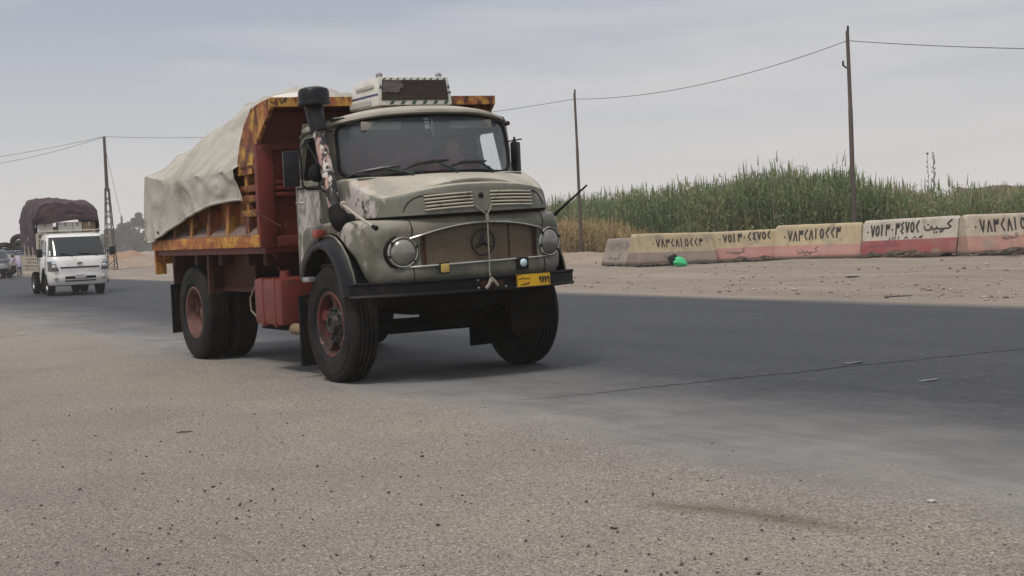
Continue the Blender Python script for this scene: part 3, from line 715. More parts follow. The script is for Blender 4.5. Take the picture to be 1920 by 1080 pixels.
# frame round the glass, out to the door posts
def fring(k):
    P = []
    for t in TH:
        a, b = wbound(t, 1, 7); a2, b2 = wbound(t, 1, 26)
        A = a+(a2*1.105-a)*k; B = .5+.5*(b+(b2*1.16-b)*k)
        p = Wp(A, B)
        P.append(p)
    return P
cab_mb = MB().slab([fring(k)+[fring(k)[0]] for k in (0, .25, .5, .75, 1)], (-.02, 0, 0))
def side_fn(s): return lambda x, z, d: (x, s*(ysurf(z)-d), z)
for s in (-1, 1):
    # rear corner post, lower side behind the door
    cab_mb.holed([(-.76, .98), (-.69, .98), (-.69, 1.80), (-.73, 1.82), (-.73, 2.31), (-.76, 2.31)], [], .05, side_fn(s))
    cab_mb.holed([(-.70, 2.27), (-.22, 2.27), (-.22, 2.33), (-.70, 2.33)], [], .05, side_fn(s))
    cab_mb.holed([(-.20, 1.32), (.0, 1.34), (.0, 1.66), (-.20, 1.80)], [], .05, lambda x, z, d, s=s: (x, s*(1.03-.07*(x+.2)/.2-d), z))
# back wall with a rear window
cab_mb.holed([(-1.03, .98), (1.03, .98), (1.03, 1.80), (.93, 2.40), (-.93, 2.40), (-1.03, 1.80)], [rrect(-.50, .42, 1.90, 2.22, .06)], .03, lambda a, b, d: (-.76+d, a, b))
cab_mb.box(-.73, .25, -.98, .98, 1.04, 1.08)                 # floor
cab_mb.box(.22, .26, -.90, .90, 1.05, 1.76)                  # bulkhead
cab = T(cab_mb, 'cab', 'olive')
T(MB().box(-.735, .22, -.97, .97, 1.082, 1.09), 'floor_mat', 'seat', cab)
T(MB().holed([(-.96, 1.0), (.96, 1.0), (.95, 1.80), (.86, 2.34), (-.86, 2.34), (-.95, 1.80)], [rrect(-.50, .42, 1.90, 2.22, .06)], .008, lambda a, b, d: (-.725+d, a, b)), 'rear_dark_panel', 'seat', cab)  # dark panel added inside so the cab reads black through its windows
for s in (-1, 1):  # dark inner door panels, likewise added to blacken the interior
    T(MB().holed([(-.70, 1.05), (-.21, 1.05), (-.21, 1.79), (-.70, 1.79)], [], .006, lambda x, z, d, s=s: (x, s*(.955-d), z)), 'door_dark_panel', 'seat', cab)
    T(MB().holed([(-.72, 1.80), (-.20, 1.80), (-.22, 2.28), (-.26, 2.31), (-.67, 2.31), (-.72, 2.26)], [rrect(-.695, -.23, 1.85, 2.255, .05)], .006, lambda x, z, d, s=s: (x, s*(ysurf(z)-.048-d), z)), 'frame_dark_panel', 'seat', cab)
# roof
def roof_ring(z, hw, xr, xf, k):
    P = []
    for t in np.linspace(-1, 1, 41):
        a = abs(t)**2.4; dz = abs(t)**3.2
        P.append((xf-.34*a*k, hw*t, z-.085*dz))
    P += [(xr+.05, hw, z-.088), (xr, hw-.07, z-.08)]
    for t in np.linspace(.9, -.9, 13): P.append((xr-.02*(1-t*t), (hw-.07)*t/.9*.98, z-.08*abs(t)**2))
    P += [(xr, -hw+.07, z-.08), (xr+.05, -hw, z-.088)]
    return P
RR = [roof_ring(2.402, .90, -.74, .13, 1), roof_ring(2.395, .935, -.78, .185, 1.02), roof_ring(2.410, .952, -.795, .205, 1.02), roof_ring(2.434, .945, -.785, .195, 1.02), roof_ring(2.458, .91, -.74, .14, 1), roof_ring(2.487, .82, -.64, .0, .9), roof_ring(2.502, .6, -.5, -.15, .7), roof_ring(2.512, .2, -.35, -.28, .2)]
mb = MB().grid(RR, wrap_v=True); k0 = len(mb.v); lastr = RR[-1]; mb.add(lastr, [tuple(range(len(lastr)))])
roof = T(mb, 'roof', 'roofp', cab, sharp=60)
T(MB().grid([[Wp(a, 1.0)+np.array([.012, 0, -.035-.0*a]) for a in np.linspace(-1.03, 1.03, 41)], [Wp(a, 1.0)+np.array([.03, 0, .03]) for a in np.linspace(-1.04, 1.04, 41)]]), 'visor_gap', 'under', cab)
# head lining so that the cab is dark overhead
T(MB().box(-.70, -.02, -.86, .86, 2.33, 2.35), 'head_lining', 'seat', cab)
for s in (-1, 1):
    T(MB().tube([(-.77, s*.955, 2.27), (-.66, s*.96, 2.305), (-.40, s*.955, 2.32), (-.15, s*.945, 2.325)], .013, 6), 'rain_gutter', 'olive', cab)
    # doors
    d = T(MB().holed([(-.69, 1.0), (-.57, 1.0), (-.53, 1.13), (-.44, 1.20), (-.36, 1.25), (-.19, 1.31), (-.19, 1.79), (-.44, 1.79), (-.69, 1.79), (-.69, 1.4)], [], .04, lambda x, z, d, s=s: (x, s*(1.036+.018*sin(pi*(z-1.0)/.8)-d), z)), 'door', 'door')
    fo = [(-.72, 1.80), (-.19, 1.80), (-.215, 2.28), (-.25, 2.31), (-.67, 2.31), (-.72, 2.26)]
    T(MB().holed(fo, [rrect(-.69, -.235, 1.855, 2.25, .05)], .05, lambda x, z, d, s=s: (x, s*(ysurf(z)+.008-d), z)), 'window_frame', 'olive', d)
    T(MB().tube([(-.34, s*(ysurf(1.86)-.01), 1.855), (-.375, s*(ysurf(2.27)-.01), 2.275)], .012, 6), 'vent_post', 'black', d)
    T(MB().holed(rrect(-.345, -.245, 1.86, 2.27, .02), [], .005, lambda x, z, d, s=s: (x, s*(ysurf(z)-.02-d), z)), 'vent_pane', 'sideglass', d)
    T(MB().tube([(-.69, s*1.05, 1.79), (-.19, s*1.05, 1.79)], .008, 5), 'waist_rail', 'black', d)
    T(MB().tube([(-.63, s*1.06, 1.66), (-.62, s*1.085, 1.66), (-.53, s*1.085, 1.655), (-.52, s*1.06, 1.655)], .011, 6), 'door_handle', 'alu', d)
    # step below the door
    T(MB().box(-.66, -.20, min(s*.80, s*1.06), max(s*.80, s*1.06), .72, .76).box(-.66, -.63, min(s*.80, s*.84), max(s*.80, s*.84), .74, 1.0), 'step', 'black', cab)
# cowl between windscreen and bonnet
G = []
for a in np.linspace(-1.05, 1.05, 41):
    p = Wp(a, -.04); q = p+np.array([.035, 0, -.03]); r_ = p+np.array([.05, 0, -.10]); G.append([p, q, r_])
T(MB().grid(G), 'cowl', mat('rust_stained_cowl', (.19, .17, .14, 1), .6, 0, [((.10, .045, .035, 1), 5, .52, .06), ((.42, .36, .28, 1), 7, .64, .03)], .1, 30), cab)
# interior
T(MB().box(.02, .26, -.86, .86, 1.70, 1.83, .03), 'dashboard', 'dash', cab)
for y0, y1, mname in ((.18, .80, 'seatred'), (-.80, -.02, 'seatred')):
    st_ = T(MB().box(-.58, -.10, y0, y1, 1.36, 1.52, .05), 'seat', mname, cab)
    T(MB().box(-.72, -.56, y0, y1, 1.46, 1.86 if y0 > 0 else 1.80, .05), 'seat_back', mname, cab)
T(MB().tube([(.02, .46, 1.62), (-.12, .46, 1.80)], .02, 8).tube([(-.13+.22*cos(a)*.42, .46+.22*sin(a), 1.81+.22*cos(a)*.75) for a in np.linspace(0, 2*pi, 33)], .014, 7, caps=False)
  .tube([(-.13, .25, 1.81), (-.12, .46, 1.80), (-.13, .67, 1.81)], .012, 6), 'steering_wheel', 'black', cab)
T(MB().box(.02, .05, -.02+.22, .66, 2.265, 2.345, .01), 'sun_visor', mat('sun_visor_vinyl', (.30, .28, .24, 1), .8), cab)
T(MB().box(.02, .05, -.70, -.30, 2.265, 2.345, .01), 'sun_visor', bpy.data.materials['sun_visor_vinyl'], cab)
# paper stickers and a string of beads behind the glass
mb = MB()
for k, (z0, z1, sh) in enumerate(((2.345, 2.365, 0), (2.315, 2.335, .005), (2.265, 2.305, .01))):
    mb.box(.115, .118, -.105+sh, -.055+sh, z0, z1)
T(mb, 'sticker', mat('pale_sticker', (.72, .76, .74, 1), .6), ws)
T(MB().tube([(.09, -.005, 2.36), (.09, -.015, 2.26), (.09, .0, 2.20), (.09, .012, 2.26), (.09, .0, 2.36)], .004, 5), 'hanging_beads', bpy.data.materials['pale_sticker'], cab)
# wipers
for y0, y1, y2, y3, b1, b2 in ((-.36, -.56, -.84, -.44, .045, .135), (.05, -.14, -.42, 0.0, .075, .175), (.48, .33, .02, .43, .085, .155)):
    A = lambda y, b: Wp(y/.87, b, .03)
    base = A(y0, -.04); tip = A(y1, b2)
    w_ = T(MB().tube([base+np.array([.02, 0, -.02]), base+np.array([.04, 0, .02]), tip+np.array([.012, 0, 0])], [.018, .014, .009], 7), 'wiper', mat('green_wiper_arm', (.012, .030, .025, 1), .5, spec=.3) if 'green_wiper_arm' not in bpy.data.materials else bpy.data.materials['green_wiper_arm'])
    T(MB().tube([A(y2, b1), A((y2+y1)/2-.03, b1*.35+b2*.65+.01), A(y1, b2), A(y3, b2+.012)], [.008, .015, .016, .010], 6), 'wiper_blade', 'black', w_)
# ---- raised air intake along the right windscreen post
def ip(px, y):                                               # pipe centre line traced at its distance from the cab side
    return px
A0, A1 = Vector((-.075, -1.07, 2.29)), Vector((.20, -1.06, 1.545))
sn = T(MB().tube([A0, A0.lerp(A1, .3), A0.lerp(A1, .6), A1], [.058, .056, .056, .058], 20), 'air_intake', 'snork')
T(MB().tube([A0.lerp(A1, -.38), A0.lerp(A1, -.22), A0.lerp(A1, -.08), A0.lerp(A1, .03)], [.082, .083, .078, .072], 24), 'intake_sleeve', 'black', sn)
cc = A0.lerp(A1, -.36)
T(MB().lathe([(.0, .155), (.085, .152), (.125, .137), (.139, .11), (.142, .02), (.147, .015), (.147, -.005), (.13, -.012), (.07, -.015)], (cc.x+.04, cc.y, cc.z-.035), 'z', 32), 'intake_cap', 'black', sn)
T(MB().tube([A1.lerp(A0, .05), A1+Vector((.02, 0, -.02)), A1+Vector((.045, .01, -.06)), A1+Vector((.065, .025, -.10)), A1+Vector((.08, .04, -.135)), A1+Vector((.088, .05, -.158)), A1+Vector((.092, .055, -.168))], [.066, .078, .088, .090, .076, .045, .012], 24), 'intake_elbow', 'rubber', sn)
T(MB().tube([A1+Vector((.06, .02, -.085)), A1+Vector((.075, .10, -.095)), A1+Vector((.08, .22, -.095))], [.075, .078, .075], 18), 'intake_stub', 'rubber', sn)
T(MB().tube([A0.lerp(A1, -.12)+Vector((0, .05, 0)), (.02, -.86, 2.385)], .011, 6).tube([A0.lerp(A1, .02), (-.10, -.93, 2.28)], .011, 6), 'intake_stay', 'black', sn)
for t in (.52, .985): T(MB().tube([A0.lerp(A1, t-.012), A0.lerp(A1, t+.012)], .061, 20), 'hose_clip', 'alu', sn)
# ---- mirrors
mr_ = T(MB().box(-.08, -.02, -1.43, -1.285, 1.79, 2.11, .02, Matrix.Rotation(R(-12), 3, 'Z'), (-.05, -1.35, 1.95)), 'mirror', 'black')
T(MB().tube([(-.10, -1.05, 2.18), (-.08, -1.20, 2.19), (-.05, -1.27, 2.12), (-.03, -1.265, 1.95), (-.03, -1.265, 1.80), (-.08, -1.20, 1.765), (-.18, -1.05, 1.77)], .010, 6)
  .tube([(-.06, -1.20, 2.18), (.05, -1.15, 2.0), (.08, -1.12, 1.93)], .008, 6), 'mirror_arm', 'black', mr_)
m2 = T(MB().lathe([(0, .02), (.05, .016), (.075, .004), (.078, -.008), (.06, -.03), (0, -.04)], (-.02, -1.13, 1.90), 'x', 24), 'mirror', 'black')
T(MB().tube([(-.02, -1.12, 1.87), (.0, -1.11, 1.76), (.02, -1.06, 1.72)], .008, 6), 'mirror_arm', 'black', m2)
def MV(mb): mb.v = [(p[0]-.25, p[1]-.055, p[2]) for p in mb.v]; return mb
mr_ = T(MV(MB().box(-.13, -.07, 1.165, 1.285, 1.82, 2.15, .02, Matrix.Rotation(R(28), 3, 'Z'), (-.1, 1.22, 1.95))), 'mirror', 'black')
T(MV(MB().tube([(-.11, 1.02, 1.83), (-.06, 1.17, 1.81), (-.03, 1.19, 1.95), (-.03, 1.19, 2.10), (-.06, 1.19, 2.19), (-.10, 1.19, 2.10)], .012, 6)
  .tube([(-.06, 1.17, 1.83), (-.06, 1.22, 1.79), (-.06, 1.20, 1.72), (-.06, 1.13, 1.73), (-.10, 1.04, 1.76)], .012, 6)), 'mirror_arm', 'black', mr_)
T(MB().tube([(-.14, .95, 2.14), (-.10, 1.09, 2.16)], .008, 6), 'door_stay', 'brown')
T(MB().lathe([(0, .03), (.022, .02), (.024, -.02), (0, -.03)], (-.16, .965, 2.32), 'x', 12), 'side_lamp', 'brown')
# ---- cooler box on the roof
def cooler(x, y, z):                                         # tapered box: x front-back, narrower at the top
    return (x, y, z)
z0, z1 = 2.515, 2.785
def tap(x, y, z):
    t = (z-z0)/(z1-z0)
    yy = y*(1-.075*t); xx = -.22+(x+.22)*(1-.18*t)-.015*t
    return (xx, yy, z)
mb = MB()
bm_ = MB().box(-.86, -.22, -.40, .40, z0, z1, .02); bm_.v = [tap(*p) for p in bm_.v]
ac = T(bm_, 'roof_cooler', 'white')
def mark(mb): return T(mb, 'marking', 'green', ac, sharp=None)
Fp = lambda u, v, off=0: tap(-.22+off, -.40+.80*u, z0+(z1-z0)*v)
T(MB().slab([[Fp(u, v, .006) for v in (.17, .5, .88)] for u in np.linspace(.05, .95, 6)], (-.02, 0, 0)), 'cooling_pad', 'pad', ac)
pg = [(.055, .46), (.26, .44), (.30, .50), (.275, .56), (.33, .62), (.34, .70), (.30, .78), (.32, .84), (.26, .87), (.055, .86)]
T(MB().add([Fp(u, v, .012) for u, v in pg], [tuple(range(len(pg)))]), 'torn_pad', 'padgrey', ac, sharp=None)
for k in range(6):
    u = .15+.145*k; mark(MB().grid([[Fp(u, .03, .008), Fp(u+.03, .15, .008)], [Fp(u+.045, .03, .008), Fp(u+.075, .15, .008)]]))
for k in range(10):
    u = .06+.095*k; mark(MB().grid([[Fp(u-.012, .885, .008), Fp(u+.02, .955, .008)], [Fp(u+.02, .885, .008), Fp(u+.04, .945, .008)]]))
for u in (.018, .965): mark(MB().add([Fp(u-.012, .58, .008), Fp(u+.028, .58, .008), Fp(u+.012, .75, .008)], [(0, 1, 2)]))
Sp = lambda w, v, off=0: tap(-.22-.64*w, -.40-off, z0+(z1-z0)*v)
T(MB().grid([[Sp(.0, .36, .004), Sp(.0, .42, .004)], [Sp(.99, .36, .004), Sp(.99, .42, .004)]]), 'blue_stripe', 'blue', ac, sharp=None)
T(MB().grid([[Fp(.945, .40, .006), Fp(.945, .46, .006)], [Fp(1.0, .41, .006), Fp(1.0, .47, .006)]]), 'blue_stripe', 'blue', ac, sharp=None)
T(MB().box(-.82, -.36, -.408, -.402, 2.53, 2.575).box(-.70, -.32, -.394, -.386, 2.69, 2.715), 'grip_recess', mat('grey_plastic', (.42, .41, .38, 1), .6), ac)
for y in (-.33, .30): T(MB().lathe([(0, .045), (.018, .042), (.03, .028), (.034, 0)], (-.30, y, 2.783), 'z', 16), 'roof_lamp', mat('grey_lamp_dome', (.16, .15, .15, 1), .35) if 'grey_lamp_dome' not in bpy.data.materials else bpy.data.materials['grey_lamp_dome'], ac)
for y in (-.32, .32): T(MB().box(-.80, -.30, y-.02, y+.02, 2.49, 2.52), 'roof_rail', 'roofp', ac)

# ---- wheels
TYRE = [(.285, -.105), (.315, -.120), (.33, -.122), (.335, -.131), (.40, -.138), (.445, -.138), (.45, -.131), (.475, -.129), (.498, -.122), (.514, -.108), (.520, -.098)]
for g in (-.062, -.02, .02, .062):
    TYRE += [(.522, g-.009), (.500, g-.007), (.500, g+.007), (.522, g+.009)]
TYRE += [(.520, .098), (.514, .108), (.498, .122), (.475, .129), (.45, .131), (.445, .138), (.40, .138), (.335, .131), (.33, .122), (.315, .120), (.285, .105)]
def wheel(x, yo, s, front, inner=False):
    """yo: y of the outer sidewall; s: -1 right side, 1 left side"""
    yc = yo-s*.138; c = (x, yc, .5215)
    if front: rim = [(.30, .110), (.285, .118), (.268, .112), (.262, .08), (.262, .0), (.225, -.02), (.205, .025), (.13, .03), (.0, .03)]
    else: rim = [(.30, .110), (.285, .118), (.268, .112), (.258, .06), (.25, -.03), (.235, -.075), (.17, -.085), (.10, -.09), (.0, -.09)]
    w_ = MB().lathe([(r, s*h) for r, h in rim], c, 'y', 40).build('wheel', K['redrim' if front else 'pinkrim'], TR)
    MB().lathe([(r, s*h) for r, h in TYRE], c, 'y', 56).build('tyre', K['tyre'], w_, sharp=30)
    if inner: return
    if front:
        mb = MB().lathe([(.0, .10), (.055, .10), (.06, .118), (.085, .118), (.10, .075), (.155, .07), (.165, .05), (.165, .02)], c, 'y', 32)
        mb.v = [(v[0], yc+s*(v[1]-yc), v[2]) for v in mb.v]
        for k in range(10):
            a = 2*pi*k/10; px_, pz = x+.135*cos(a), c[2]+.135*sin(a)
            n_ = MB().lathe([(0, .10), (.012, .098), (.016, .06)], (px_, yc, pz), 'y', 8); n_.v = [(v[0], yc+s*(v[1]-yc), v[2]) for v in n_.v]; mb.add(n_.v, n_.f)
        mb.build('hub', K['hub'], w_)
        for k in range(5):                                   # rim spokes
            mb = MB(); a = 2*pi*k/5+.3; d = Vector((cos(a), 0, sin(a))); t = Vector((-sin(a), 0, cos(a))); P0 = Vector(c)+d*.15; P1 = Vector(c)+d*.268
            mb.add([(P0+t*.035+Vector((0, s*.055, 0)))[:], (P0-t*.035+Vector((0, s*.055, 0)))[:], (P1-t*.055+Vector((0, s*.085, 0)))[:], (P1+t*.055+Vector((0, s*.085, 0)))[:],
                    (P0+t*.05)[:], (P0-t*.05)[:], (P1-t*.08)[:], (P1+t*.08)[:]], [(0, 1, 2, 3), (0, 3, 7, 4), (1, 5, 6, 2), (3, 2, 6, 7)])
            mb.build('rim_spoke', K['redrim'], w_)
    else:
        mb = MB().lathe([(.0, .03), (.06, .03), (.085, .01), (.09, -.06), (.12, -.07), (.13, -.085)], c, 'y', 28)
        for k in range(10):
            a = 2*pi*k/10; n_ = MB().lathe([(0, -.055), (.012, -.057), (.016, -.08)], (x+.165*cos(a), yc, c[2]+.165*sin(a)), 'y', 8); mb.add(n_.v, n_.f)
        mb.v = [(v[0], yc+s*(v[1]-yc), v[2]) for v in mb.v]
        mb.build('hub', K['pinkrim'], w_)
WB = 3.629
for s in (-1, 1):
    wheel(0, 1.06 if s > 0 else -1.10, s, True)
    wheel(-WB, s*1.148, s, False); wheel(-WB, s*(1.148-.325), s, False, True)
MB().tube([(0, -.92, .50), (0, -.55, .46), (0, .55, .46), (0, .92, .50)], [.06, .07, .07, .06], 8).box(-.06, .06, -.6, .6, .40, .50).build('front_axle', K['under'], TR)
MB().tube([(-WB, -.75, .5215), (-WB, .75, .5215)], .09, 12).lathe([(.0, -.26), (.14, -.2), (.22, -.06), (.22, .06), (.14, .2), (0, .26)], (-WB, 0, .52), 'x', 18).build('rear_axle', K['under'], TR)
MB().tube([(-WB+.2, 0, .55), (-1.2, 0, .72), (-.2, 0, .78)], .05, 10).build('drive_shaft', K['under'], TR)
for s in (-1, 1):
    mb = MB()
    for k in range(5): mb.box(-.62+.05*k, .62-.05*k, s*.43-.04, s*.43+.04, .66-.02*k, .68-.02*k)
    mb.build('leaf_spring', K['under'], TR)
    T(MB().box(-4.55, .80, s*.43-.04, s*.43+.04, .70, .94), 'chassis_rail', 'under')
    T(MB().box(-4.60, -1.2, s*.43-.05, s*.43+.05, .95, 1.19), 'subframe_rail', 'brown')
T(MB().box(-.45, .62, -.30, .30, .60, 1.30, .06).box(.0, .40, -.20, .20, .44, .62, .05).box(.66, .80, -.45, .45, .64, .76), 'engine', 'under')
for b_ in ((.55, .60, -.9, .9, .70, .90), (-4.5, -4.42, -.5, .5, .72, .94), (-2.2, -2.1, -.45, .45, .72, .92)): T(MB().box(*b_), 'cross_member', 'under')
# ---- fuel tank
tk = T(MB().box(-1.68, -.97, -1.15, -.70, .50, .955, .045), 'fuel_tank', 'tank')
for x in (-1.44, -1.13): T(MB().box(x-.018, x+.018, -1.156, -.69, .485, .962, .008), 'tank_strap', 'red', tk)
T(MB().lathe([(0, .06), (.05, .055), (.055, .0), (.055, -.02)], (-1.25, -.98, .965), 'z', 20).tube([(-1.31, -1.0, 1.02), (-1.36, -1.02, 1.06)], .008, 5), 'filler_cap', 'red', tk)
T(MB().box(-1.62, -1.0, -1.10, -.72, .455, .495), 'tank_bracket', 'under', tk)
T(MB().tube([(-.98, -1.02, .465), (-.70, -1.02, .47)], .055, 14), 'air_cylinder', 'cream_tube')
T(MB().tube([(-1.70, -1.05, .93), (-1.83, -1.08, .86), (-1.92, -1.1, .74), (-1.90, -1.1, .62), (-1.78, -1.08, .55), (-1.68, -1.03, .52)], .010, 6), 'hose', mat('tan_hose', (.20, .16, .12, 1), .7))
T(MB().box(-.40, -.26, -1.16, -1.08, .93, .975, .01), 'tow_bracket', 'alu')
# ---- tipper body
HW = 1.22
db = T(MB().box(-4.70, -1.22, -1.18, 1.18, 1.20, 1.27).box(-4.70, -4.64, -1.14, 1.14, 1.27, 2.02), 'tipper_body', 'red')
mb = MB()
for x in (-4.3, -3.5, -2.7, -1.9, -1.4): mb.box(x-.05, x+.05, -1.12, 1.12, 1.08, 1.20)
T(mb, 'cross_bearer', 'brown', db)
for s in (-1, 1):
    T(MB().box(-4.72, -1.21, min(s*1.15, s*1.245), max(s*1.15, s*1.245), 1.265, 1.385, .008), 'side_sill', 'rustsill', db)
    T(MB().add([(-4.70, s*1.235, 1.388), (-1.21, s*1.235, 1.388), (-1.21, s*1.10, 1.50), (-4.70, s*1.10, 1.50), (-4.70, s*1.10, 1.388), (-1.21, s*1.10, 1.388)], [(0, 1, 2, 3), (0, 3, 4), (1, 5, 2)]), 'side_ledge', 'ledge', db)
    T(MB().box(-4.70, -1.21, min(s*1.06, s*1.10), max(s*1.06, s*1.10), 1.38, 2.05), 'side_wall', 'rust', db)
    T(MB().box(-4.70, -1.30, min(s*1.06, s*1.20), max(s*1.06, s*1.20), 2.0, 2.07, .01), 'top_rail', 'rust', db)
    for x in (-4.47, -3.90, -3.32, -2.74, -2.16, -1.58):
        T(MB().prism([(s*1.10, 2.0), (s*1.205, 2.0), (s*1.205, 1.62), (s*1.225, 1.395), (s*1.10, 1.395)], x-.045, x+.045, 'x'), 'side_rib', 'rust', db)
    mb = MB()
    for z in (1.60, 1.74, 1.84, 2.05): mb.box(-1.72, -1.25, min(s*1.10, s*1.225), max(s*1.10, s*1.225), z-.035, z+.035, .02)
    T(mb, 'corner_rib', 'rust', db)
    # canopy cheek
    outer_ = [(-1.80, 1.98), (-1.75, 2.11), (-1.66, 2.29), (-1.52, 2.46), (-1.32, 2.60), (-1.05, 2.64), (-.80, 2.655)]
    inner_ = [(-.80, 2.575), (-.88, 2.50), (-1.03, 2.40), (-1.17, 2.29), (-1.30, 2.15), (-1.38, 1.98)]
    T(MB().prism(outer_+inner_, min(s*1.19, s*1.225), max(s*1.19, s*1.225)), 'canopy_cheek', 'yellow', db)
G = [[(x, y, z-.006) for y in np.linspace(-1.20, 1.20, 13)] for x, z in outer_]
cn = T(MB().slab(G, (0, 0, -.025)), 'canopy', 'red', db)
T(MB().box(-.81, -.795, -1.225, 1.225, 2.572, 2.658).box(-.86, -.81, -1.225, 1.225, 2.572, 2.59), 'canopy_lip', 'yellow', db)
hbm = MB().box(-1.30, -1.27, -1.20, 1.20, 1.27, 2.56)
hb = T(hbm, 'headboard', 'red', db)
mb = MB()
for s in (-1, 1): mb.box(-1.27, -1.19, min(s*1.07, s*1.24), max(s*1.07, s*1.24), 1.255, 2.265, .02)
mb.box(-1.27, -1.195, -1.07, 1.07, 2.19, 2.262, .012).box(-1.27, -1.195, -1.07, 1.07, 1.255, 1.36, .01)
for z in (1.765, 1.83, 1.885): mb.box(-1.27, -1.21, -1.07, 1.07, z-.024, z+.024, .018)
mb.box(-1.27, -1.20, -.06, .06, 1.30, 2.2, .01)
T(mb, 'headboard_rail', 'red', db)
# guards round the rear wheels
for s in (-1, 1):
    lo, hi = (min(s*.55, s*1.16), max(s*.55, s*1.16))
    g = T(MB().box(-3.02, -2.98, lo, hi, .80, 1.255), 'rear_guard', 'brown')
    T(MB().box(-2.985, -2.93, min(s*1.12, s*1.17), max(s*1.12, s*1.17), .77, 1.255).box(-2.985, -2.935, lo, hi, .77, .83).box(-2.98, -2.95, s*.93-.02, s*.93+.02, .83, 1.25), 'guard_edge', 'brown', g)
    T(MB().box(-4.28, -2.98, min(s*.60, s*1.15), max(s*.60, s*1.15), 1.19, 1.235), 'guard_top', 'brown', g)
    f_ = T(MB().box(-4.42, -4.39, min(s*.62, s*1.14), max(s*.62, s*1.14), .29, .86), 'mudflap', 'rubber')
    T(MB().box(-4.41, -4.36, min(s*.66, s*1.10), max(s*.66, s*1.10), .86, 1.22), 'flap_hanger', 'brown', f_)
T(MB().box(-2.94, -2.0, -1.0, -.96, .82, 1.19).box(-2.94, -2.0, -1.02, -.94, .80, .85), 'side_guard', 'brown')
T(MB().box(-4.80, -4.70, -1.10, 1.10, 1.10, 1.30).box(-4.78, -4.72, -1.2, -1.08, .98, 1.30), 'rear_beam', 'rustsill', db)
T(MB().tube([(-1.47, -1.25, 1.72), (-1.22, -1.26, 1.60), (-.85, -1.15, 1.45)], .007, 6), 'rope', 'brown')
T(MB().tube([(-.75, -.90, 1.0), (-.8, -.92, 2.0), (-.8, -.92, 2.2)], .03, 8), 'exhaust_pipe', 'brown')

# ================================================================== cream tarpaulin over the load
rt = random.Random(11)
HX_ = [(-4.78, .10), (-4.72, .20), (-4.5, .46), (-4.2, .63), (-3.9, .76), (-3.5, .84), (-3.0, .90), (-2.6, .84), (-2.2, .74), (-1.8, .62), (-1.62, .58), (-1.5, .56), (-1.36, .54)]
HEM = [(-4.78, 1.36), (-4.54, 1.37), (-4.3, 1.41), (-4.1, 1.45), (-3.9, 1.49), (-3.71, 1.53), (-3.42, 1.585), (-3.2, 1.62), (-2.96, 1.655), (-2.7, 1.69), (-2.43, 1.718), (-2.2, 1.735), (-2.0, 1.743), (-1.79, 1.745), (-1.49, 1.74), (-1.36, 1.745)]
FRONT = [(1.70, -1.49), (1.85, -1.63), (2.03, -1.72), (2.2, -1.70), (2.5, -1.52), (2.65, -1.38)]
from mathutils import noise as mn
def fold(x, t, k): return mn.noise(Vector((x*1.3, t*2.2, k)))
xs_ = np.linspace(0, 1, 150)
def edge_up(x): return .10*float(smooth(-3.9, -4.75, np.array(-x))) if False else .10*min(1, max(0, (-x-3.7)/1.0))**1.5
G = []
for q in xs_:
    row = []
    x = -4.76+q*(4.76-1.50)
    for side in (-1,):
        hz = lerp_tab(HEM, x)
        for k in range(14):
            t = k/13; z = hz+(2.045+edge_up(x)-hz)*t
            y = -(1.265+.014*sin(x*4.1+2.2*t+1.5*fold(x*.6, t*.4, 8))*(1-t*.75)+.02*fold(x, t*.6, 3)*(1-t*.6)+.006*fold(x*3, t*2, 5)+.025*max(0, 1-abs(mn.noise(Vector((x*1.5+t*1.1, t*.7-x*.8, 31))))*5))
            xx = x
            if q > .9: xx = x+(np.interp(z, [f[0] for f in FRONT], [f[1] for f in FRONT])+1.50)*(q-.9)/.1
            row.append((xx, y, z))
    for k in range(1, 40):
        u = -1+2*k/40
        H = lerp_tab(HX_, x)
        dome = (1-abs(u)**1.75)
        z = 2.05+H*dome+edge_up(x)
        rdg = 1-abs(mn.noise(Vector((x*1.7+u*1.9, u*.8-x*.45, 14))))*2.2
        wr = .06*max(0, rdg)**2+.03*max(0, 1-abs(mn.noise(Vector((x*1.2-u*2.2, u*1.1+x*.3, 44))))*4)*min(1, 2.2*(1-abs(u)))*min(1, 2.2*(1-abs(u)))+.035*fold(x*1.6, u*2.5, 9)+.09*abs(mn.noise(Vector((x*.9+u*1.2, u*1.6-x*.5, 4))))*dome+.012*mn.noise(Vector((x*4, u*5, 6)))
        xx = x
        if q > .9: xx = x+(np.interp(min(z, 2.66), [f[0] for f in FRONT], [f[1] for f in FRONT])+1.50)*(q-.9)/.1
        row.append((xx, u*1.262, z+wr*(1-abs(u)**6)))
    for k in range(14):
        t = 1-k/13; hz = 1.55; z = hz+(2.045+edge_up(x)-hz)*t
        row.append((x, 1.262+.02*fold(x, t, 6), z))
    G.append(row)
mb = MB().grid(G)
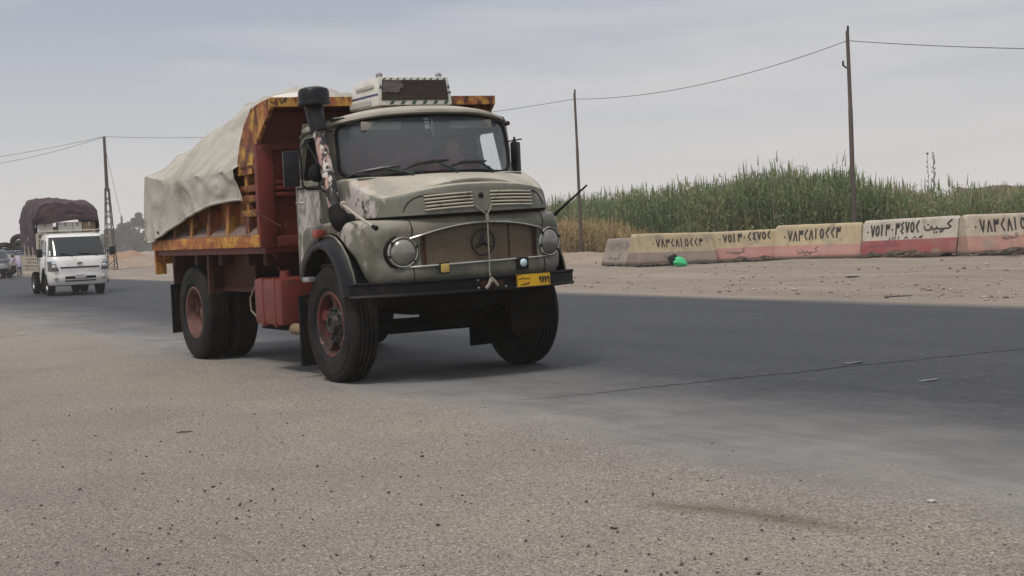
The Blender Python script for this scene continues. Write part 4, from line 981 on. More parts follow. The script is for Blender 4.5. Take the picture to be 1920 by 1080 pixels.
# rear drop with a loose flap at the corner
rb = []
for k in range(12):
    t = k/11; row = []
    for j, p in enumerate(G[0]):
        u = p[1]/1.262; zb = 1.30+.10*sin(u*4)
        ztop = p[2]; z = ztop+(min(ztop, zb)-ztop)*t
        row.append((p[0]-.05*sin(pi*min(1, t*1.1))*(1+.5*sin(u*9))-.09*t*(1-abs(u))**.2*0-.03*t, p[1]*(1+.02*t), z))
    rb.append(row)
mb.grid(rb)
K['tarp'] = mat('cream_canvas', (.41, .39, .345, 1), .88, 0, [((.33, .312, .27, 1), 1.3, .53, .12), ((.24, .225, .19, 1), 2.2, .60, .14, (1, 1, .3)), ((.46, .44, .39, 1), 2, .62, .1), ((.14, .12, .10, 1), 9, .68, .04)], .6, 4.5, .06, 2, bdist=.04)
def coverup(name, mbx, m, label, cat, tilt=TL):
    V = np.array(mbx.v)
    if tilt: V[:, 2] += tilt*V[:, 1]
    c = np.array([TX, TY, 0]); F_ = np.array([RDF[0], RDF[1], 0]); L_ = np.array([cos(TYAW), sin(TYAW), 0])
    o = mbx; org = V.mean(0)*np.array([1, 1, 0])
    mbx.v = [tuple(p) for p in (V-org)]
    ob = mbx.build(name, m, None, 0, 50)
    w = c+org[0]*F_+org[1]*L_; ob.location = w; ob.rotation_euler = (0, 0, TYAW-pi/2)
    return tag(ob, label, cat), org
tarp, torg = coverup('tarpaulin', mb, K['tarp'], 'cream canvas tarpaulin draped over the heaped load of the dump truck', 'tarpaulin')
def T2(mbx, name, m):
    V = np.array(mbx.v); V[:, 2] += TL*V[:, 1]; V -= torg; mbx.v = [tuple(p) for p in V]; return mbx.build(name, m, tarp)
hem = [G[i][0] for i in range(len(G))]
T2(MB().tube([(p[0], p[1]-.006, p[2]) for p in hem], .014, 6), 'hem', K['tarp'])
T2(MB().add([(-4.30, -1.298, 1.50), (-4.22, -1.30, 1.47), (-4.24, -1.30, 1.455), (-4.32, -1.298, 1.47)], [(0, 1, 2, 3)]), 'patch', K['under'])
# loose white sheet showing over the front of the heap
G = []
for i in range(14):
    row = []
    for j in range(18):
        x = -1.75+.4*i/13; y = -.95+.55*j/17
        row.append((x, y, 2.66+.07*sin(pi*j/17)**.6+.05*mn.noise(Vector((x*6, y*5, 2)))+.05*sin(pi*i/13)))
    G.append(row)
sh, _o = coverup('plastic_sheet', MB().grid(G), mat('white_plastic_sheet', (.62, .60, .55, 1), .5), 'crumpled white plastic sheet showing above the front edge of the tipper body', 'plastic sheet')

# ================================================================== people
def person(name, joints, bones, skin, root_loc, rz, label):
    """one continuous body grown over a skeleton: joints = {name: (xyz, radius)}, bones = pairs; root joint first"""
    names = list(joints); me = bpy.data.meshes.new('person')
    me.from_pydata([joints[n][0] for n in names], [(names.index(a), names.index(b)) for a, b in bones], [])
    o = bpy.data.objects.new('person', me); S.collection.objects.link(o)
    m = o.modifiers.new('Skin', 'SKIN'); m.use_smooth_shade = True
    for i, n in enumerate(names):
        r = joints[n][1]; sv_ = me.skin_vertices[0].data[i]; sv_.radius = (r, r) if not hasattr(r, '__len__') else r; sv_.use_root = (i == 0)
    o.modifiers.new('Subdivision', 'SUBSURF').levels = 1; o.modifiers['Subdivision'].render_levels = 2
    dg = bpy.context.evaluated_depsgraph_get(); me2 = bpy.data.meshes.new_from_object(o.evaluated_get(dg)); o.modifiers.clear(); o.data = me2
    me2.materials.clear(); me2.materials.append(skin); me2.shade_smooth()
    o.location = root_loc; o.rotation_euler = (0, 0, rz)
    return tag(o, label, 'person')
K['skin'] = mat('tanned_skin', (.40, .22, .15, 1), .6); K['hair'] = mat('black_hair', (.015, .012, .01, 1), .8)
def head_bits(parent, c, r, yaw=0.0):
    """hair cap, ears, nose, eyes and mouth on a head centred at c, facing +x"""
    rot = Matrix.Rotation(yaw, 3, 'Z'); c = Vector(c)
    def P(mb, n, m):
        mb.v = [tuple(rot @ Vector(p)+c) for p in mb.v]; return mb.build(n, m, parent)
    cap = [(0, 1.13*r), (.5*r, 1.03*r), (.85*r, .72*r), (1.02*r, .3*r), (1.03*r, .05*r), (.9*r, 0)]
    h = MB().lathe(cap, (-.10*r, 0, .12*r), 'z', 18); P(h, 'hair', K['hair'])
    P(MB().add([(1.02*r, 0, .22*r), (1.32*r, 0, -.18*r), (.98*r, .17*r, -.22*r), (.98*r, -.17*r, -.22*r)], [(0, 1, 2), (0, 3, 1), (1, 3, 2)]), 'nose', K['skin'])
    for s in (-1, 1):
        P(MB().lathe([(0, .10*r), (.08*r, .06*r), (.11*r, 0)], (.90*r, s*.36*r, .10*r), 'x', 8), 'eye', K['hair'])
        P(MB().box(-.12*r, .12*r, s*.95*r-.05*r, s*.95*r+.05*r, -.25*r, .2*r, .04*r), 'ear', K['skin'])
    P(MB().box(.88*r, 1.0*r, -.28*r, .28*r, -.52*r, -.45*r, .02*r), 'mouth', mat('lips', (.2, .08, .06, 1), .6) if 'lips' not in bpy.data.materials else bpy.data.materials['lips'])
def truck_at(x, y, z): return Vector((TX+x*RDF[0]+y*cos(TYAW), TY+x*RDF[1]+y*sin(TYAW), z))
# driver at the wheel (truck axes: faces +x)
shirt = mat('maroon_shirt', (.30, .13, .13, 1), .85); robe = mat('lilac_cloth', (.42, .38, .52, 1), .85)
J = {'pelvis': ((-.45, 0, 1.60), (.16, .13)), 'waist': ((-.44, 0, 1.74), (.15, .12)), 'chest': ((-.42, 0, 1.92), (.17, .12)), 'neck0': ((-.41, 0, 2.03), .07), 'neck': ((-.40, 0, 2.09), .055), 'head': ((-.37, 0, 2.165), (.078, .088)), 'crown': ((-.37, 0, 2.235), (.07, .075)),
     'shL': ((-.41, .19, 1.97), .068), 'elL': ((-.28, .27, 1.76), .052), 'wrL': ((-.08, .20, 1.86), .034), 'haL': ((-.02, .185, 1.88), .036),
     'shR': ((-.41, -.19, 1.97), .068), 'elR': ((-.28, -.27, 1.76), .052), 'wrR': ((-.08, -.20, 1.86), .034), 'haR': ((-.02, -.185, 1.88), .036),
     'hipL': ((-.40, .10, 1.58), .10), 'knL': ((-.05, .14, 1.58), .07), 'anL': ((.05, .14, 1.22), .05), 'toL': ((.17, .14, 1.14), .04),
     'hipR': ((-.40, -.10, 1.58), .10), 'knR': ((-.05, -.14, 1.58), .07), 'anR': ((.05, -.14, 1.22), .05), 'toR': ((.17, -.14, 1.14), .04)}
Bn = [('pelvis', 'waist'), ('waist', 'chest'), ('chest', 'neck0'), ('neck0', 'neck'), ('neck', 'head'), ('head', 'crown'), ('chest', 'shL'), ('shL', 'elL'), ('elL', 'wrL'), ('wrL', 'haL'), ('chest', 'shR'), ('shR', 'elR'), ('elR', 'wrR'), ('wrR', 'haR'),
      ('pelvis', 'hipL'), ('hipL', 'knL'), ('knL', 'anL'), ('anL', 'toL'), ('pelvis', 'hipR'), ('hipR', 'knR'), ('knR', 'anR'), ('anR', 'toR')]
def hands(J, s):
    w = Vector(J['ha'+s][0]); out_ = {}; b = []
    for k in range(4):
        z = .022-.015*k
        out_['f%s%da' % (s, k)] = ((w.x+.03, w.y+(.0), w.z+z), .0095); out_['f%s%db' % (s, k)] = ((w.x+.055+.004*(1-abs(k-1.5)), w.y-.012*(1 if s == 'L' else -1), w.z+z), .0088); out_['f%s%dc' % (s, k)] = ((w.x+.045, w.y-.04*(1 if s == 'L' else -1), w.z+z), .008)
        b += [('ha'+s, 'f%s%da' % (s, k)), ('f%s%da' % (s, k), 'f%s%db' % (s, k)), ('f%s%db' % (s, k), 'f%s%dc' % (s, k))]
    out_['t%sa' % s] = ((w.x+.01, w.y-.035*(1 if s == 'L' else -1), w.z+.03), .010); out_['t%sb' % s] = ((w.x+.035, w.y-.05*(1 if s == 'L' else -1), w.z+.035), .009)
    b += [('ha'+s, 't%sa' % s), ('t%sa' % s, 't%sb' % s)]
    J.update(out_); return b
Bn += hands(J, 'L')+hands(J, 'R')
DY = .46
dr = person('person', J, Bn, K['skin'], truck_at(0, DY, TL*DY), TYAW-pi/2, 'driver in a maroon shirt holding the steering wheel of the dump truck')
def garment(parent, pts, radii, name, m, n=16, flat=.8):
    """a sleeve or bodice that follows the body: rings along pts"""
    MB().tube(pts, radii, n).build(name, m, parent, sharp=60)
G = []
for z, rx, ry, cx in ((1.56, .16, .20, -.43), (1.70, .15, .19, -.44), (1.85, .15, .215, -.43), (1.96, .14, .225, -.42), (2.02, .11, .17, -.42), (2.07, .075, .085, -.41)):
    G.append([(cx+rx*cos(a), ry*sin(a), z) for a in np.linspace(0, 2*pi, 25)[:-1]])
MB().grid(G, wrap_v=True).build('shirt', shirt, dr, sharp=60)
for s in (-1, 1): garment(dr, [(-.41, s*.17, 1.975), (-.36, s*.235, 1.88), (-.29, s*.272, 1.775)], [.085, .078, .072], 'sleeve', shirt)
head_bits(dr, (-.365, 0, 2.17), .095, 0)

# ================================================================== white cargo truck further up the road
g0 = ground_at((142, 552))
LT_YAW = .5521-.06
LT = empty('cargo_truck', (g0[0], g0[1], .004), LT_YAW-pi/2, 'small white cab-over cargo truck with stake sides under a tall dark covered load', 'light truck')
def TT(mb, name, m, parent=None, sharp=38): return mb.build(name, K[m] if isinstance(m, str) else m, parent or LT, 0, sharp)
K['lw'] = mat('white_car_paint', (.72, .72, .70, 1), .3, 0, [((.55, .52, .47, 1), 3, .62, .15)], 0, 30, .03, 3, .5, .4)
K['glassdark'] = mat('dark_window', (.022, .026, .03, 1), .06)
K['stake'] = mat('cream_stake_paint', (.50, .46, .38, 1), .6, 0, [((.28, .22, .16, 1), 6, .6, .06)])
LZ = [(.30, .86, .80), (.36, .90, .83), (.55, .935, .85), (.60, .91, .85), (.68, .925, .855), (.95, .89, .855), (1.06, .84, .85), (1.12, .79, .84), (1.25, .70, .825), (1.40, .59, .80), (1.55, .47, .775), (1.66, .375, .755), (1.71, .30, .735), (1.745, .16, .70), (1.765, -.1, .58), (1.77, -.3, .3)]
def lt_ring(z):
    xf = np.interp(z, [q[0] for q in LZ], [q[1] for q in LZ]); hw = np.interp(z, [q[0] for q in LZ], [q[2] for q in LZ]); n = 6.0
    P = [(-.72, -hw), (-.60, -hw), (-.45, -hw), (-.30, -hw), (-.15, -hw)]
    F_ = [(sup(y*hw, hw, -.10, xf, 5.0)-.0, y*hw) for y in np.concatenate([-np.array([.999, .99, .975, .95, .92, .88]), np.linspace(-.82, .82, 21), np.array([.88, .92, .95, .975, .99, .999])])]
    return [(x, y, z) for x, y in P+F_+[(x, -y) for x, y in P[::-1]]]
zz = [.30, .36, .45, .55, .60, .68, .80, .95, 1.06, 1.12, 1.25, 1.40, 1.55, 1.66, 1.71, 1.745, 1.765, 1.77]
LG = np.array([lt_ring(z) for z in zz]); nL = LG.shape[1]
def arch_cut(i, j):
    p = (LG[i][j]+LG[i+1][min(j+1, nL-1)])/2
    return math.hypot(p[0], p[2]-.36) < .42 and abs(p[1]) > .55
mb = MB().grid(LG, skip=arch_cut); mb.add(LG[-1], [tuple(range(nL))]); mb.add([(-.72, -.85, .45), (-.72, .85, .45), (-.72, .70, 1.745), (-.72, -.70, 1.745)], [(0, 1, 2, 3)])
mb.box(-.7, .85, -.55, .55, .36, .62)
lcab = TT(mb, 'cab', 'lw', sharp=50)
def lt_patch(z0, z1, y0, y1, off, nz=5, ny=11):
    G = []
    for z in np.linspace(z0, z1, nz):
        xf = np.interp(z, [q[0] for q in LZ], [q[1] for q in LZ]); hw = np.interp(z, [q[0] for q in LZ], [q[2] for q in LZ])
        f0 = y0(z) if callable(y0) else y0; f1 = y1(z) if callable(y1) else y1
        G.append([(sup(y, hw, -.10, xf, 5.0)+off, y, z) for y in np.linspace(f0, f1, ny)])
    return G
wsl = TT(MB().grid(lt_patch(1.135, 1.655, lambda z: -.80+.09*(z-1.135)/.52, lambda z: .80-.09*(z-1.135)/.52, .012, 8, 21)), 'windscreen', 'glassdark', sharp=180)
TT(MB().tube(lt_patch(1.13, 1.13, -.80, .80, .016, 1, 21)[0], .014, 6), 'windscreen_seal', 'black', wsl)
for s in (-1, 1):
    # side windows, seams, doors
    TT(MB().add([(-.52, s*.842, 1.16), (.42, s*.842, 1.14), (.20, s*.785, 1.56), (-.42, s*.775, 1.62), (-.52, s*.782, 1.58)], [(0, 1, 2, 3, 4)]), 'side_window', 'glassdark', sharp=None)
    TT(MB().tube([(.50, s*.858, 1.08), (.46, s*.866, .80), (.36, s*.868, .72)], .006, 5), 'door_seam', 'black', lcab)
    TT(MB().tube([(-.58, s*.80, 1.55), (-.58, s*.868, .9), (-.58, s*.866, .6)], .006, 5), 'door_seam', 'black', lcab)
    TT(MB().box(-.50, -.36, min(s*.86, s*.885), max(s*.86, s*.885), 1.02, 1.05, .008), 'door_handle', 'black', lcab)
    hl = lt_patch(.70, .98, (lambda z: .585 if z < .8 else .60+.08*(z-.8)/.18) if s > 0 else (lambda z: -.83), (lambda z: .83) if s > 0 else (lambda z: -(.585 if z < .8 else .60+.08*(z-.8)/.18)), .014, 6, 9)
    ho = TT(MB().grid(hl), 'headlight', mat('smoked_headlamp', (.10, .10, .10, 1), .12, .3) if 'smoked_headlamp' not in bpy.data.materials else bpy.data.materials['smoked_headlamp'], sharp=180)
    TT(MB().lathe([(0, .03), (.05, .03), (.07, .015), (.075, 0)], (.885, s*.69, .80), 'x', 16), 'headlight_bowl', 'chrome', ho)
    TT(MB().grid(lt_patch(.90, .97, s*.70-.04, s*.70+.06, .018, 2, 4)), 'turn_lamp', 'wfrost', ho)
    TT(MB().lathe([(0, .02), (.045, .018), (.06, 0)], (.885, s*.66, .49), 'x', 14), 'fog_lamp', 'alu', lcab)
    m_ = TT(MB().box(.42, .50, min(s*.92, s*1.08), max(s*.92, s*1.08), 1.10, 1.34, .03), 'mirror', 'black')
    TT(MB().tube([(.44, s*.83, 1.22), (.46, s*.98, 1.24)], .015, 6), 'mirror_arm', 'black', m_)
    # wheels
    for x, yy in ((0, .80), (-2.45, .80)):
        for inner in ((0,) if x == 0 else (0, 1)):
            c = (x, s*(yy-.11-.24*inner), .335)
            w_ = MB().lathe([(r, s*h) for r, h in [(.21, .08), (.19, .085), (.18, .04), (.10, .03), (.09, .07), (0, .07)]], c, 'y', 24).build('wheel', K['alu'], LT)
            MB().lathe([(.20, -.09), (.27, -.105), (.318, -.09), (.332, -.07), (.334, 0), (.332, .07), (.318, .09), (.27, .105), (.20, .09)], c, 'y', 32).build('tyre', K['tyre'], w_)
    TT(MB().lathe([(.43, s*.86), (.40, s*.865), (.39, s*.6), (.37, s*.5)], (0, 0, .36), 'y', 24, (R(-8), R(188))), 'wheel_arch', 'black', lcab)
TT(MB().grid(lt_patch(.945, .985, -.55, .55, .010, 2, 15)), 'grille_slot', 'black', lcab) if False else None
TT(MB().grid([[(p[0]+.006, p[1], p[2]-.045*(abs(p[1])/.55)*0) for p in r_] for r_ in lt_patch(.775, .815, -.54, .54, .008, 3, 17)]), 'grille_slot', 'black', lcab)
TT(MB().grid(lt_patch(.47, .545, -.42, .42, .012, 3, 13)).grid(lt_patch(.395, .43, -.42, .42, .012, 3, 13)), 'bumper_intake', 'black', lcab)
pl2 = TT(MB().box(.945, .957, -.145, .145, .49, .59), 'licence_plate', mat('pale_plate', (.55, .55, .52, 1), .5))
TT(MB().box(.957, .959, -.11, .11, .525, .535).box(.957, .959, -.10, .06, .55, .565), 'plate_lettering', mat('grey_ink', (.22, .22, .22, 1), .6), pl2)
bd = TT(MB().lathe([(.0, .006), (.9, .006), (1.0, .012), (1.08, .006), (1.08, 0)], (0, 0, 0), 'x', 24), 'badge', 'chrome')
for v in bd.data.vertices: v.co = Vector((v.co.x+.905, v.co.y*.075, v.co.z*.038+.90))
strk = lambda u, v, off: (.912+off, -.055+.11*u, .885+.03*v)
TT(strokes(MB(), [[(.05, 0), (.05, 1)], [(.3, 1), (.08, .5), (.3, 0)], [(.48, 0), (.48, 1)], [(.64, 0), (.8, 1), (.96, 0)]], strk, .004, .003), 'badge_lettering', 'ink', bd, None)
for y0, y1, y2 in ((-.18, -.50, -.55), (.52, .0, -.05)):
    f = lambda y, z: (sup(y, .82, -.10, np.interp(z, [q[0] for q in LZ], [q[1] for q in LZ]), 5)+.03, y, z)
    TT(MB().tube([f(y0, 1.115), f((y0+y1)/2, 1.165), f(y1, 1.19)], .012, 5), 'wiper', 'black')
TT(MB().box(-3.7, -.75, -.35, .35, .48, .66), 'chassis_rail', 'under')
TT(MB().box(-.1, .1, -.7, .7, .26, .36).box(-2.5, -2.4, -.7, .7, .26, .36), 'axle', 'under')
bdx = TT(MB().box(-3.75, -.78, -.87, .87, .70, .78), 'load_bed', 'stake')
for s in (-1, 1):
    for z in (.80, .90, 1.0, 1.10): TT(MB().box(-3.75, -.78, min(s*.86, s*.89), max(s*.86, s*.89), z-.02, z+.025), 'side_rail', 'stake', bdx)
    for x in np.linspace(-3.70, -.82, 9): TT(MB().box(x-.02, x+.02, min(s*.885, s*.91), max(s*.885, s*.91), .70, 1.18), 'side_stake', 'stake', bdx)
    for x in (-.82, -1.6, -2.4, -3.2): TT(MB().box(x-.025, x+.025, min(s*.84, s*.88), max(s*.84, s*.88), 1.1, 1.80), 'rack_post', 'stake', bdx)
for z in (1.52, 1.64, 1.78) : TT(MB().box(-.80, -.76, -.86, .86, z-.022, z+.022), 'rack_rail', 'stake', bdx)
for y in (-.84, -.35, .15, .84): TT(MB().box(-.81, -.755, y-.02, y+.02, .8, 1.80), 'rack_post', 'stake', bdx)
TT(MB().box(-.45, -.38, -.80, .80, 1.835, 1.87).box(-.44, -.40, -.70, -.66, 1.74, 1.84).box(-.44, -.40, .66, .70, 1.74, 1.84).box(-.44, -.40, .0, .04, 1.76, 1.84), 'roof_rack', 'stake')
def lt_world(x, y, z):
    a = LT_YAW-pi/2; return Vector((g0[0]+x*cos(a)-y*sin(a), g0[1]+x*sin(a)+y*cos(a), z))
def boxthing(name, dims, loc, rz, m, label, cat, bev=.015, group=None):
    o = MB().box(-dims[0]/2, dims[0]/2, -dims[1]/2, dims[1]/2, 0, dims[2], bev).build(name, m)
    o.location = loc; o.rotation_euler = (0, 0, rz); return tag(o, label, cat, group)
wc = mat('white_carton', (.60, .59, .57, 1), .7); bc = mat('brown_carton', (.30, .19, .10, 1), .8)
for y, w_, z, m_, lb in ((-.60, .42, 2.045, wc, 'white carton at the left end of the cargo truck rack, by the hanging cover'), (-.04, .40, 2.045, wc, 'white carton in the middle of the cargo truck rack beside another white one'), (.30, .26, 2.045, wc, 'narrow white carton between a wider white carton and a brown carton'), (.64, .36, 2.045, bc, 'brown cardboard carton on the rack of the white cargo truck')):
    c = boxthing('carton', (.4, w_, .28), lt_world(-1.0, y, 1.82), LT_YAW-pi/2, m_, lb, 'carton', group='cartons above the cab of the cargo truck')
    tp = MB().box(-.201, .203, -.025, .025, .278, .283).box(.198, .204, -.025, .025, .16, .282).build('tape', bc if m_ is wc else wc, c)
boxthing('load', (2.5, 1.6, 1.2), lt_world(-2.2, 0, .79), LT_YAW-pi/2, bc, 'stacked brown boxes filling the bed of the white cargo truck', 'load')
# the dark cover
G = []
TOP = [(-3.85, 2.62), (-3.4, 2.74), (-2.6, 2.80), (-1.6, 2.78), (-1.1, 2.72), (-.85, 2.66), (-.74, 2.60)]
for i in range(40):
    x = -3.85+(3.85-.70)*i/39; row = []
    zt_ = lerp_tab(TOP, x)
    hemR = 1.10+.18*sin(i*.35)+(.85 if x > -1.15 else 0)*smooth(-1.35, -.9, np.array(x))
    for k in range(12):
        t = k/11; z = float(hemR)+(zt_-.16-float(hemR))*t
        row.append((x+.03*fold(x*3, t*3, 2), -(.845+.05*sin(t*pi)+.06*fold(x*2.2, t*3, 5)), z))
    for k in range(1, 22):
        u = -1+2*k/22
        row.append((x, u*.855, zt_-.11*abs(u)**8+.08*mn.noise(Vector((x*1.9, u*3.4, 7)))+.05*mn.noise(Vector((x*5, u*6, 3)))+.05*max(0, 1-abs(u+.2)*1.4)-.05*u))
    for k in range(12):
        t = 1-k/11; hz = 1.75; z = hz+(zt_-.16-hz)*t
        row.append((x+.03*fold(x*3, t*3, 8), .855+.04*sin(t*pi)+.05*fold(x*2.2, t*3, 6), z))
    G.append(row)
mb = MB().grid(G)
fr = []
lastrow = G[-1]
for k in range(9):
    t = k/8; row = []
    for p in lastrow:
        hem_z = 2.11+.05*sin(p[1]*3.2+.6)-.12*max(0, (-p[1]-.7)) if abs(p[1]) < .9 else (1.75 if p[1] > 0 else 1.9)
        z = p[2]+(min(p[2], hem_z)-p[2])*t
        row.append((p[0]+.07*sin(pi*t*.6)+.06*fold(p[1]*3, t*2.5, 3), p[1]*(1-.01*t), z))
    fr.append(row)
mb.grid(fr)
org = np.mean(np.array(mb.v), 0)*np.array([1, 1, 0]); mb.v = [tuple(np.array(p)-org) for p in mb.v]
K['aub'] = mat('aubergine_cover', (.046, .026, .034, 1), .8, 0, [((.08, .052, .062, 1), 1.6, .55, .12), ((.02, .012, .015, 1), 3, .62, .1)], .3, 8)
cv = mb.build('load_cover', K['aub'], None, 0, 50); cv.location = lt_world(org[0], org[1], .004); cv.rotation_euler = (0, 0, LT_YAW-pi/2)
tag(cv, 'dark aubergine cloth cover over the tall load of the white cargo truck', 'load cover')

# ================================================================== far vehicles at the left edge
gc = ground_at((25, 521)); CY = LT_YAW-.02
a_ = CY-pi/2
CR = empty('parked_van', (gc[0]-.9*cos(CY), gc[1]-.9*sin(CY), float(terrain(gc[0], gc[1]))+.004), a_, 'dark navy van with a silver nose cut off by the left edge of the picture', 'van')
def TC(mb, name, m, parent=None, sharp=40): return mb.build(name, K[m] if isinstance(m, str) else m, parent or CR, 0, sharp)
K['navy'] = mat('navy_paint', (.022, .026, .038, 1), .25, 0, (), 0, 30, 0, 3, .5, .5); K['silver'] = mat('silver_paint', (.34, .35, .36, 1), .35, .4)
CZ = [(.30, .86, .78), (.45, .92, .82), (.62, .92, .83), (.66, .90, .83), (.86, .84, .83), (.95, .70, .82), (1.02, .45, .80), (1.18, .22, .76), (1.36, -.02, .68), (1.44, -.25, .60), (1.46, -.6, .3)]
def c_ring(z):
    xf = np.interp(z, [q[0] for q in CZ], [q[1] for q in CZ]); hw = np.interp(z, [q[0] for q in CZ], [q[2] for q in CZ])
    f = [(sup(y*hw, hw, -.9, xf, 4.0), y*hw, z) for y in np.concatenate([[-.999, -.99, -.97, -.94, -.9], np.linspace(-.84, .84, 13), [.9, .94, .97, .99, .999]])]
    return [(-3.5, -hw, z), (-1.2, -hw, z)]+f+[(-1.2, hw, z), (-3.5, hw, z)]
czz = [.30, .45, .62, .66, .86, .95, 1.02, 1.18, 1.36, 1.44, 1.46]
CG = np.array([c_ring(z) for z in czz]); mb = MB().grid(CG); mb.add(CG[-1], [tuple(range(CG.shape[1]))]); mb.add([(-3.5, -.78, .3), (-3.5, .78, .3), (-3.5, .6, 1.44), (-3.5, -.6, 1.44)], [(0, 1, 2, 3)])
cbody = TC(mb, 'body', 'navy')
def c_patch(z0, z1, y0, y1, off, nz=4, ny=11):
    G = []
    for z in np.linspace(z0, z1, nz):
        xf = np.interp(z, [q[0] for q in CZ], [q[1] for q in CZ]); hw = np.interp(z, [q[0] for q in CZ], [q[2] for q in CZ])
        G.append([(sup(y, hw, -.9, xf, 4.0)+off, y, z) for y in np.linspace(y0, y1, ny)])
    return G
TC(MB().grid(c_patch(1.04, 1.35, -.62, .62, .02)), 'windscreen', 'glassdark', sharp=180)
TC(MB().grid(c_patch(.50, .66, -.74, .74, .015)), 'bumper', 'silver', sharp=180)
TC(MB().grid(c_patch(.67, .76, -.45, .45, .012)), 'grille', 'chrome', sharp=180)
TC(MB().grid(c_patch(.34, .46, -.6, .6, .012)), 'bumper_intake', 'black', sharp=180)
for s in (-1, 1):
    TC(MB().grid(c_patch(.67, .80, .50 if s > 0 else -.77, .77 if s > 0 else -.50, .012)), 'headlight', 'lens', sharp=180)
    m_ = TC(MB().box(.05, .12, min(s*.84, s*.98), max(s*.84, s*.98), 1.02, 1.16, .02), 'mirror', 'black')
    for x in (.1, -2.6):
        w_ = MB().lathe([(r, s*h) for r, h in [(.20, .08), (.18, .05), (.0, .06)]], (x, s*.72, .31), 'y', 20).build('wheel', K['alu'], CR)
        MB().lathe([(.19, -.09), (.28, -.10), (.31, -.07), (.31, .07), (.28, .10), (.19, .09)], (x, s*.72, .31), 'y', 24).build('tyre', K['tyre'], w_)
# tyre carrying pickup behind it
gp = ground_at((34, 517)); PY = LT_YAW+.05
a_ = PY+pi-pi/2+R(72)
PK = empty('pickup', (gp[0]-1.2, gp[1]+1.2, float(terrain(gp[0], gp[1]))), R(10), 'cream pickup with blue railed sides loaded with tyres, behind the dark van', 'pickup')
def TP(mb, name, m, parent=None, sharp=40): return mb.build(name, K[m] if isinstance(m, str) else m, parent or PK, 0, sharp)
K['pcream'] = mat('cream_pickup_paint', (.50, .47, .40, 1), .5, 0, [((.36, .32, .27, 1), 3, .6, .1)]); K['rail'] = mat('pale_blue_rail', (.30, .34, .42, 1), .6)
TP(MB().box(-2.6, 1.55, -.82, .82, .55, 1.05, .06), 'bed', 'pcream')
pc = TP(MB().prism([(-2.6, .55), (-4.3, .55), (-4.35, .95), (-3.9, 1.05), (-3.45, 1.62), (-2.7, 1.62), (-2.6, 1.1)], -.80, .80), 'cab', 'pcream')
TP(MB().add([(-2.75, -.805, 1.1), (-3.7, -.805, 1.08), (-3.4, -.805, 1.55), (-2.75, -.805, 1.55)], [(0, 1, 2, 3)]), 'side_window', 'glassdark', pc)
for z in (1.12, 1.24, 1.36):
    for y in (-.82, .82): TP(MB().tube([(-2.55, y, z), (1.52, y, z)], .025, 6), 'rail', 'rail')
    TP(MB().tube([(1.52, -.82, z), (1.52, .82, z)], .025, 6), 'rail', 'rail')
for x in (-2.55, -1.7, -.85, 0, .8, 1.52):
    for y in (-.82, .82): TP(MB().tube([(x, y, 1.03), (x, y, 1.40)], .025, 6), 'rail_post', 'rail')
TP(MB().box(-4.2, 1.5, -.5, .5, .38, .55), 'chassis_rail', 'under')
for x in (-3.6, .2):
    for s in (-1, 1):
        w_ = MB().lathe([(r, s*h) for r, h in [(.20, .08), (.18, .05), (.0, .06)]], (x, s*.72, .34), 'y', 20).build('wheel', K['alu'], PK)
        MB().lathe([(.19, -.09), (.28, -.10), (.34, -.07), (.34, .07), (.28, .10), (.19, .09)], (x, s*.72, .34), 'y', 24).build('tyre', K['tyre'], w_)
pz = float(terrain(gp[0], gp[1]))
def load_tyre(px, z, r, tilt, rz, label):
    dep = gp[1]+1.2; p = at_depth((px, 460), dep)
    o = MB().lathe([(r*.55, -.10), (r*.7, -.14), (r*.95, -.12), (r, -.06), (r, .06), (r*.95, .12), (r*.7, .14), (r*.55, .10)], (0, 0, 0), 'y', 32).build('tyre', K['tyre'])
    o.location = (p[0], p[1], pz+z); o.rotation_euler = (R(tilt), 0, R(rz)); return tag(o, label, 'tyre', 'tyres heaped on the pickup')
load_tyre(8, 1.53, .50, 62, 20, 'big worn tyre lying low at the left end of the heap on the pickup')
load_tyre(16, 1.36, .47, 80, -10, 'tyre lying flat under the low left end of the heap on the pickup')
load_tyre(37, 1.86, .50, 40, 25, 'topmost tyre standing propped on the heap on the pickup')
load_tyre(40, 1.60, .50, 55, 15, 'tyre in the middle of the right stack, directly under the topmost one')
load_tyre(43, 1.36, .50, 65, 8, 'lowest tyre of the right stack, resting on the pickup bed')
# person in lilac bending at the tail of the pickup
gq = ground_at((43, 517)); k_ = .80
J = {'pelvis': ((0, 0, .86), (.15, .13)), 'waist': ((.03, 0, .98), (.14, .11)), 'chest': ((.16, 0, 1.20), (.16, .12)), 'neck0': ((.24, 0, 1.33), .07), 'neck': ((.27, 0, 1.38), .055), 'head': ((.31, 0, 1.45), (.085, .09)), 'crown': ((.33, 0, 1.53), (.075, .08)),
     'shL': ((.18, .19, 1.27), .068), 'elL': ((.26, .24, 1.0), .048), 'wrL': ((.42, .18, .86), .033), 'haL': ((.48, .17, .82), .036),
     'shR': ((.18, -.19, 1.27), .068), 'elR': ((.26, -.24, 1.0), .048), 'wrR': ((.42, -.18, .86), .033), 'haR': ((.48, -.17, .82), .036),
     'hipL': ((0, .10, .82), .10), 'knL': ((.06, .12, .46), .065), 'anL': ((-.02, .12, .09), .045), 'toL': ((.12, .13, .035), .035),
     'hipR': ((0, -.10, .82), .10), 'knR': ((.04, -.12, .46), .065), 'anR': ((-.05, -.12, .09), .045), 'toR': ((.09, -.13, .035), .035)}
Bn2 = Bn[:22]+hands(J, 'L')+hands(J, 'R')
p2 = person('person', J, Bn2, K['skin'], (gq[0]+.05, gq[1]-.6, float(terrain(gq[0], gq[1]))), R(150), 'person in a lilac top stooping beside the tyre pickup')
p2.scale = (k_, k_, k_)
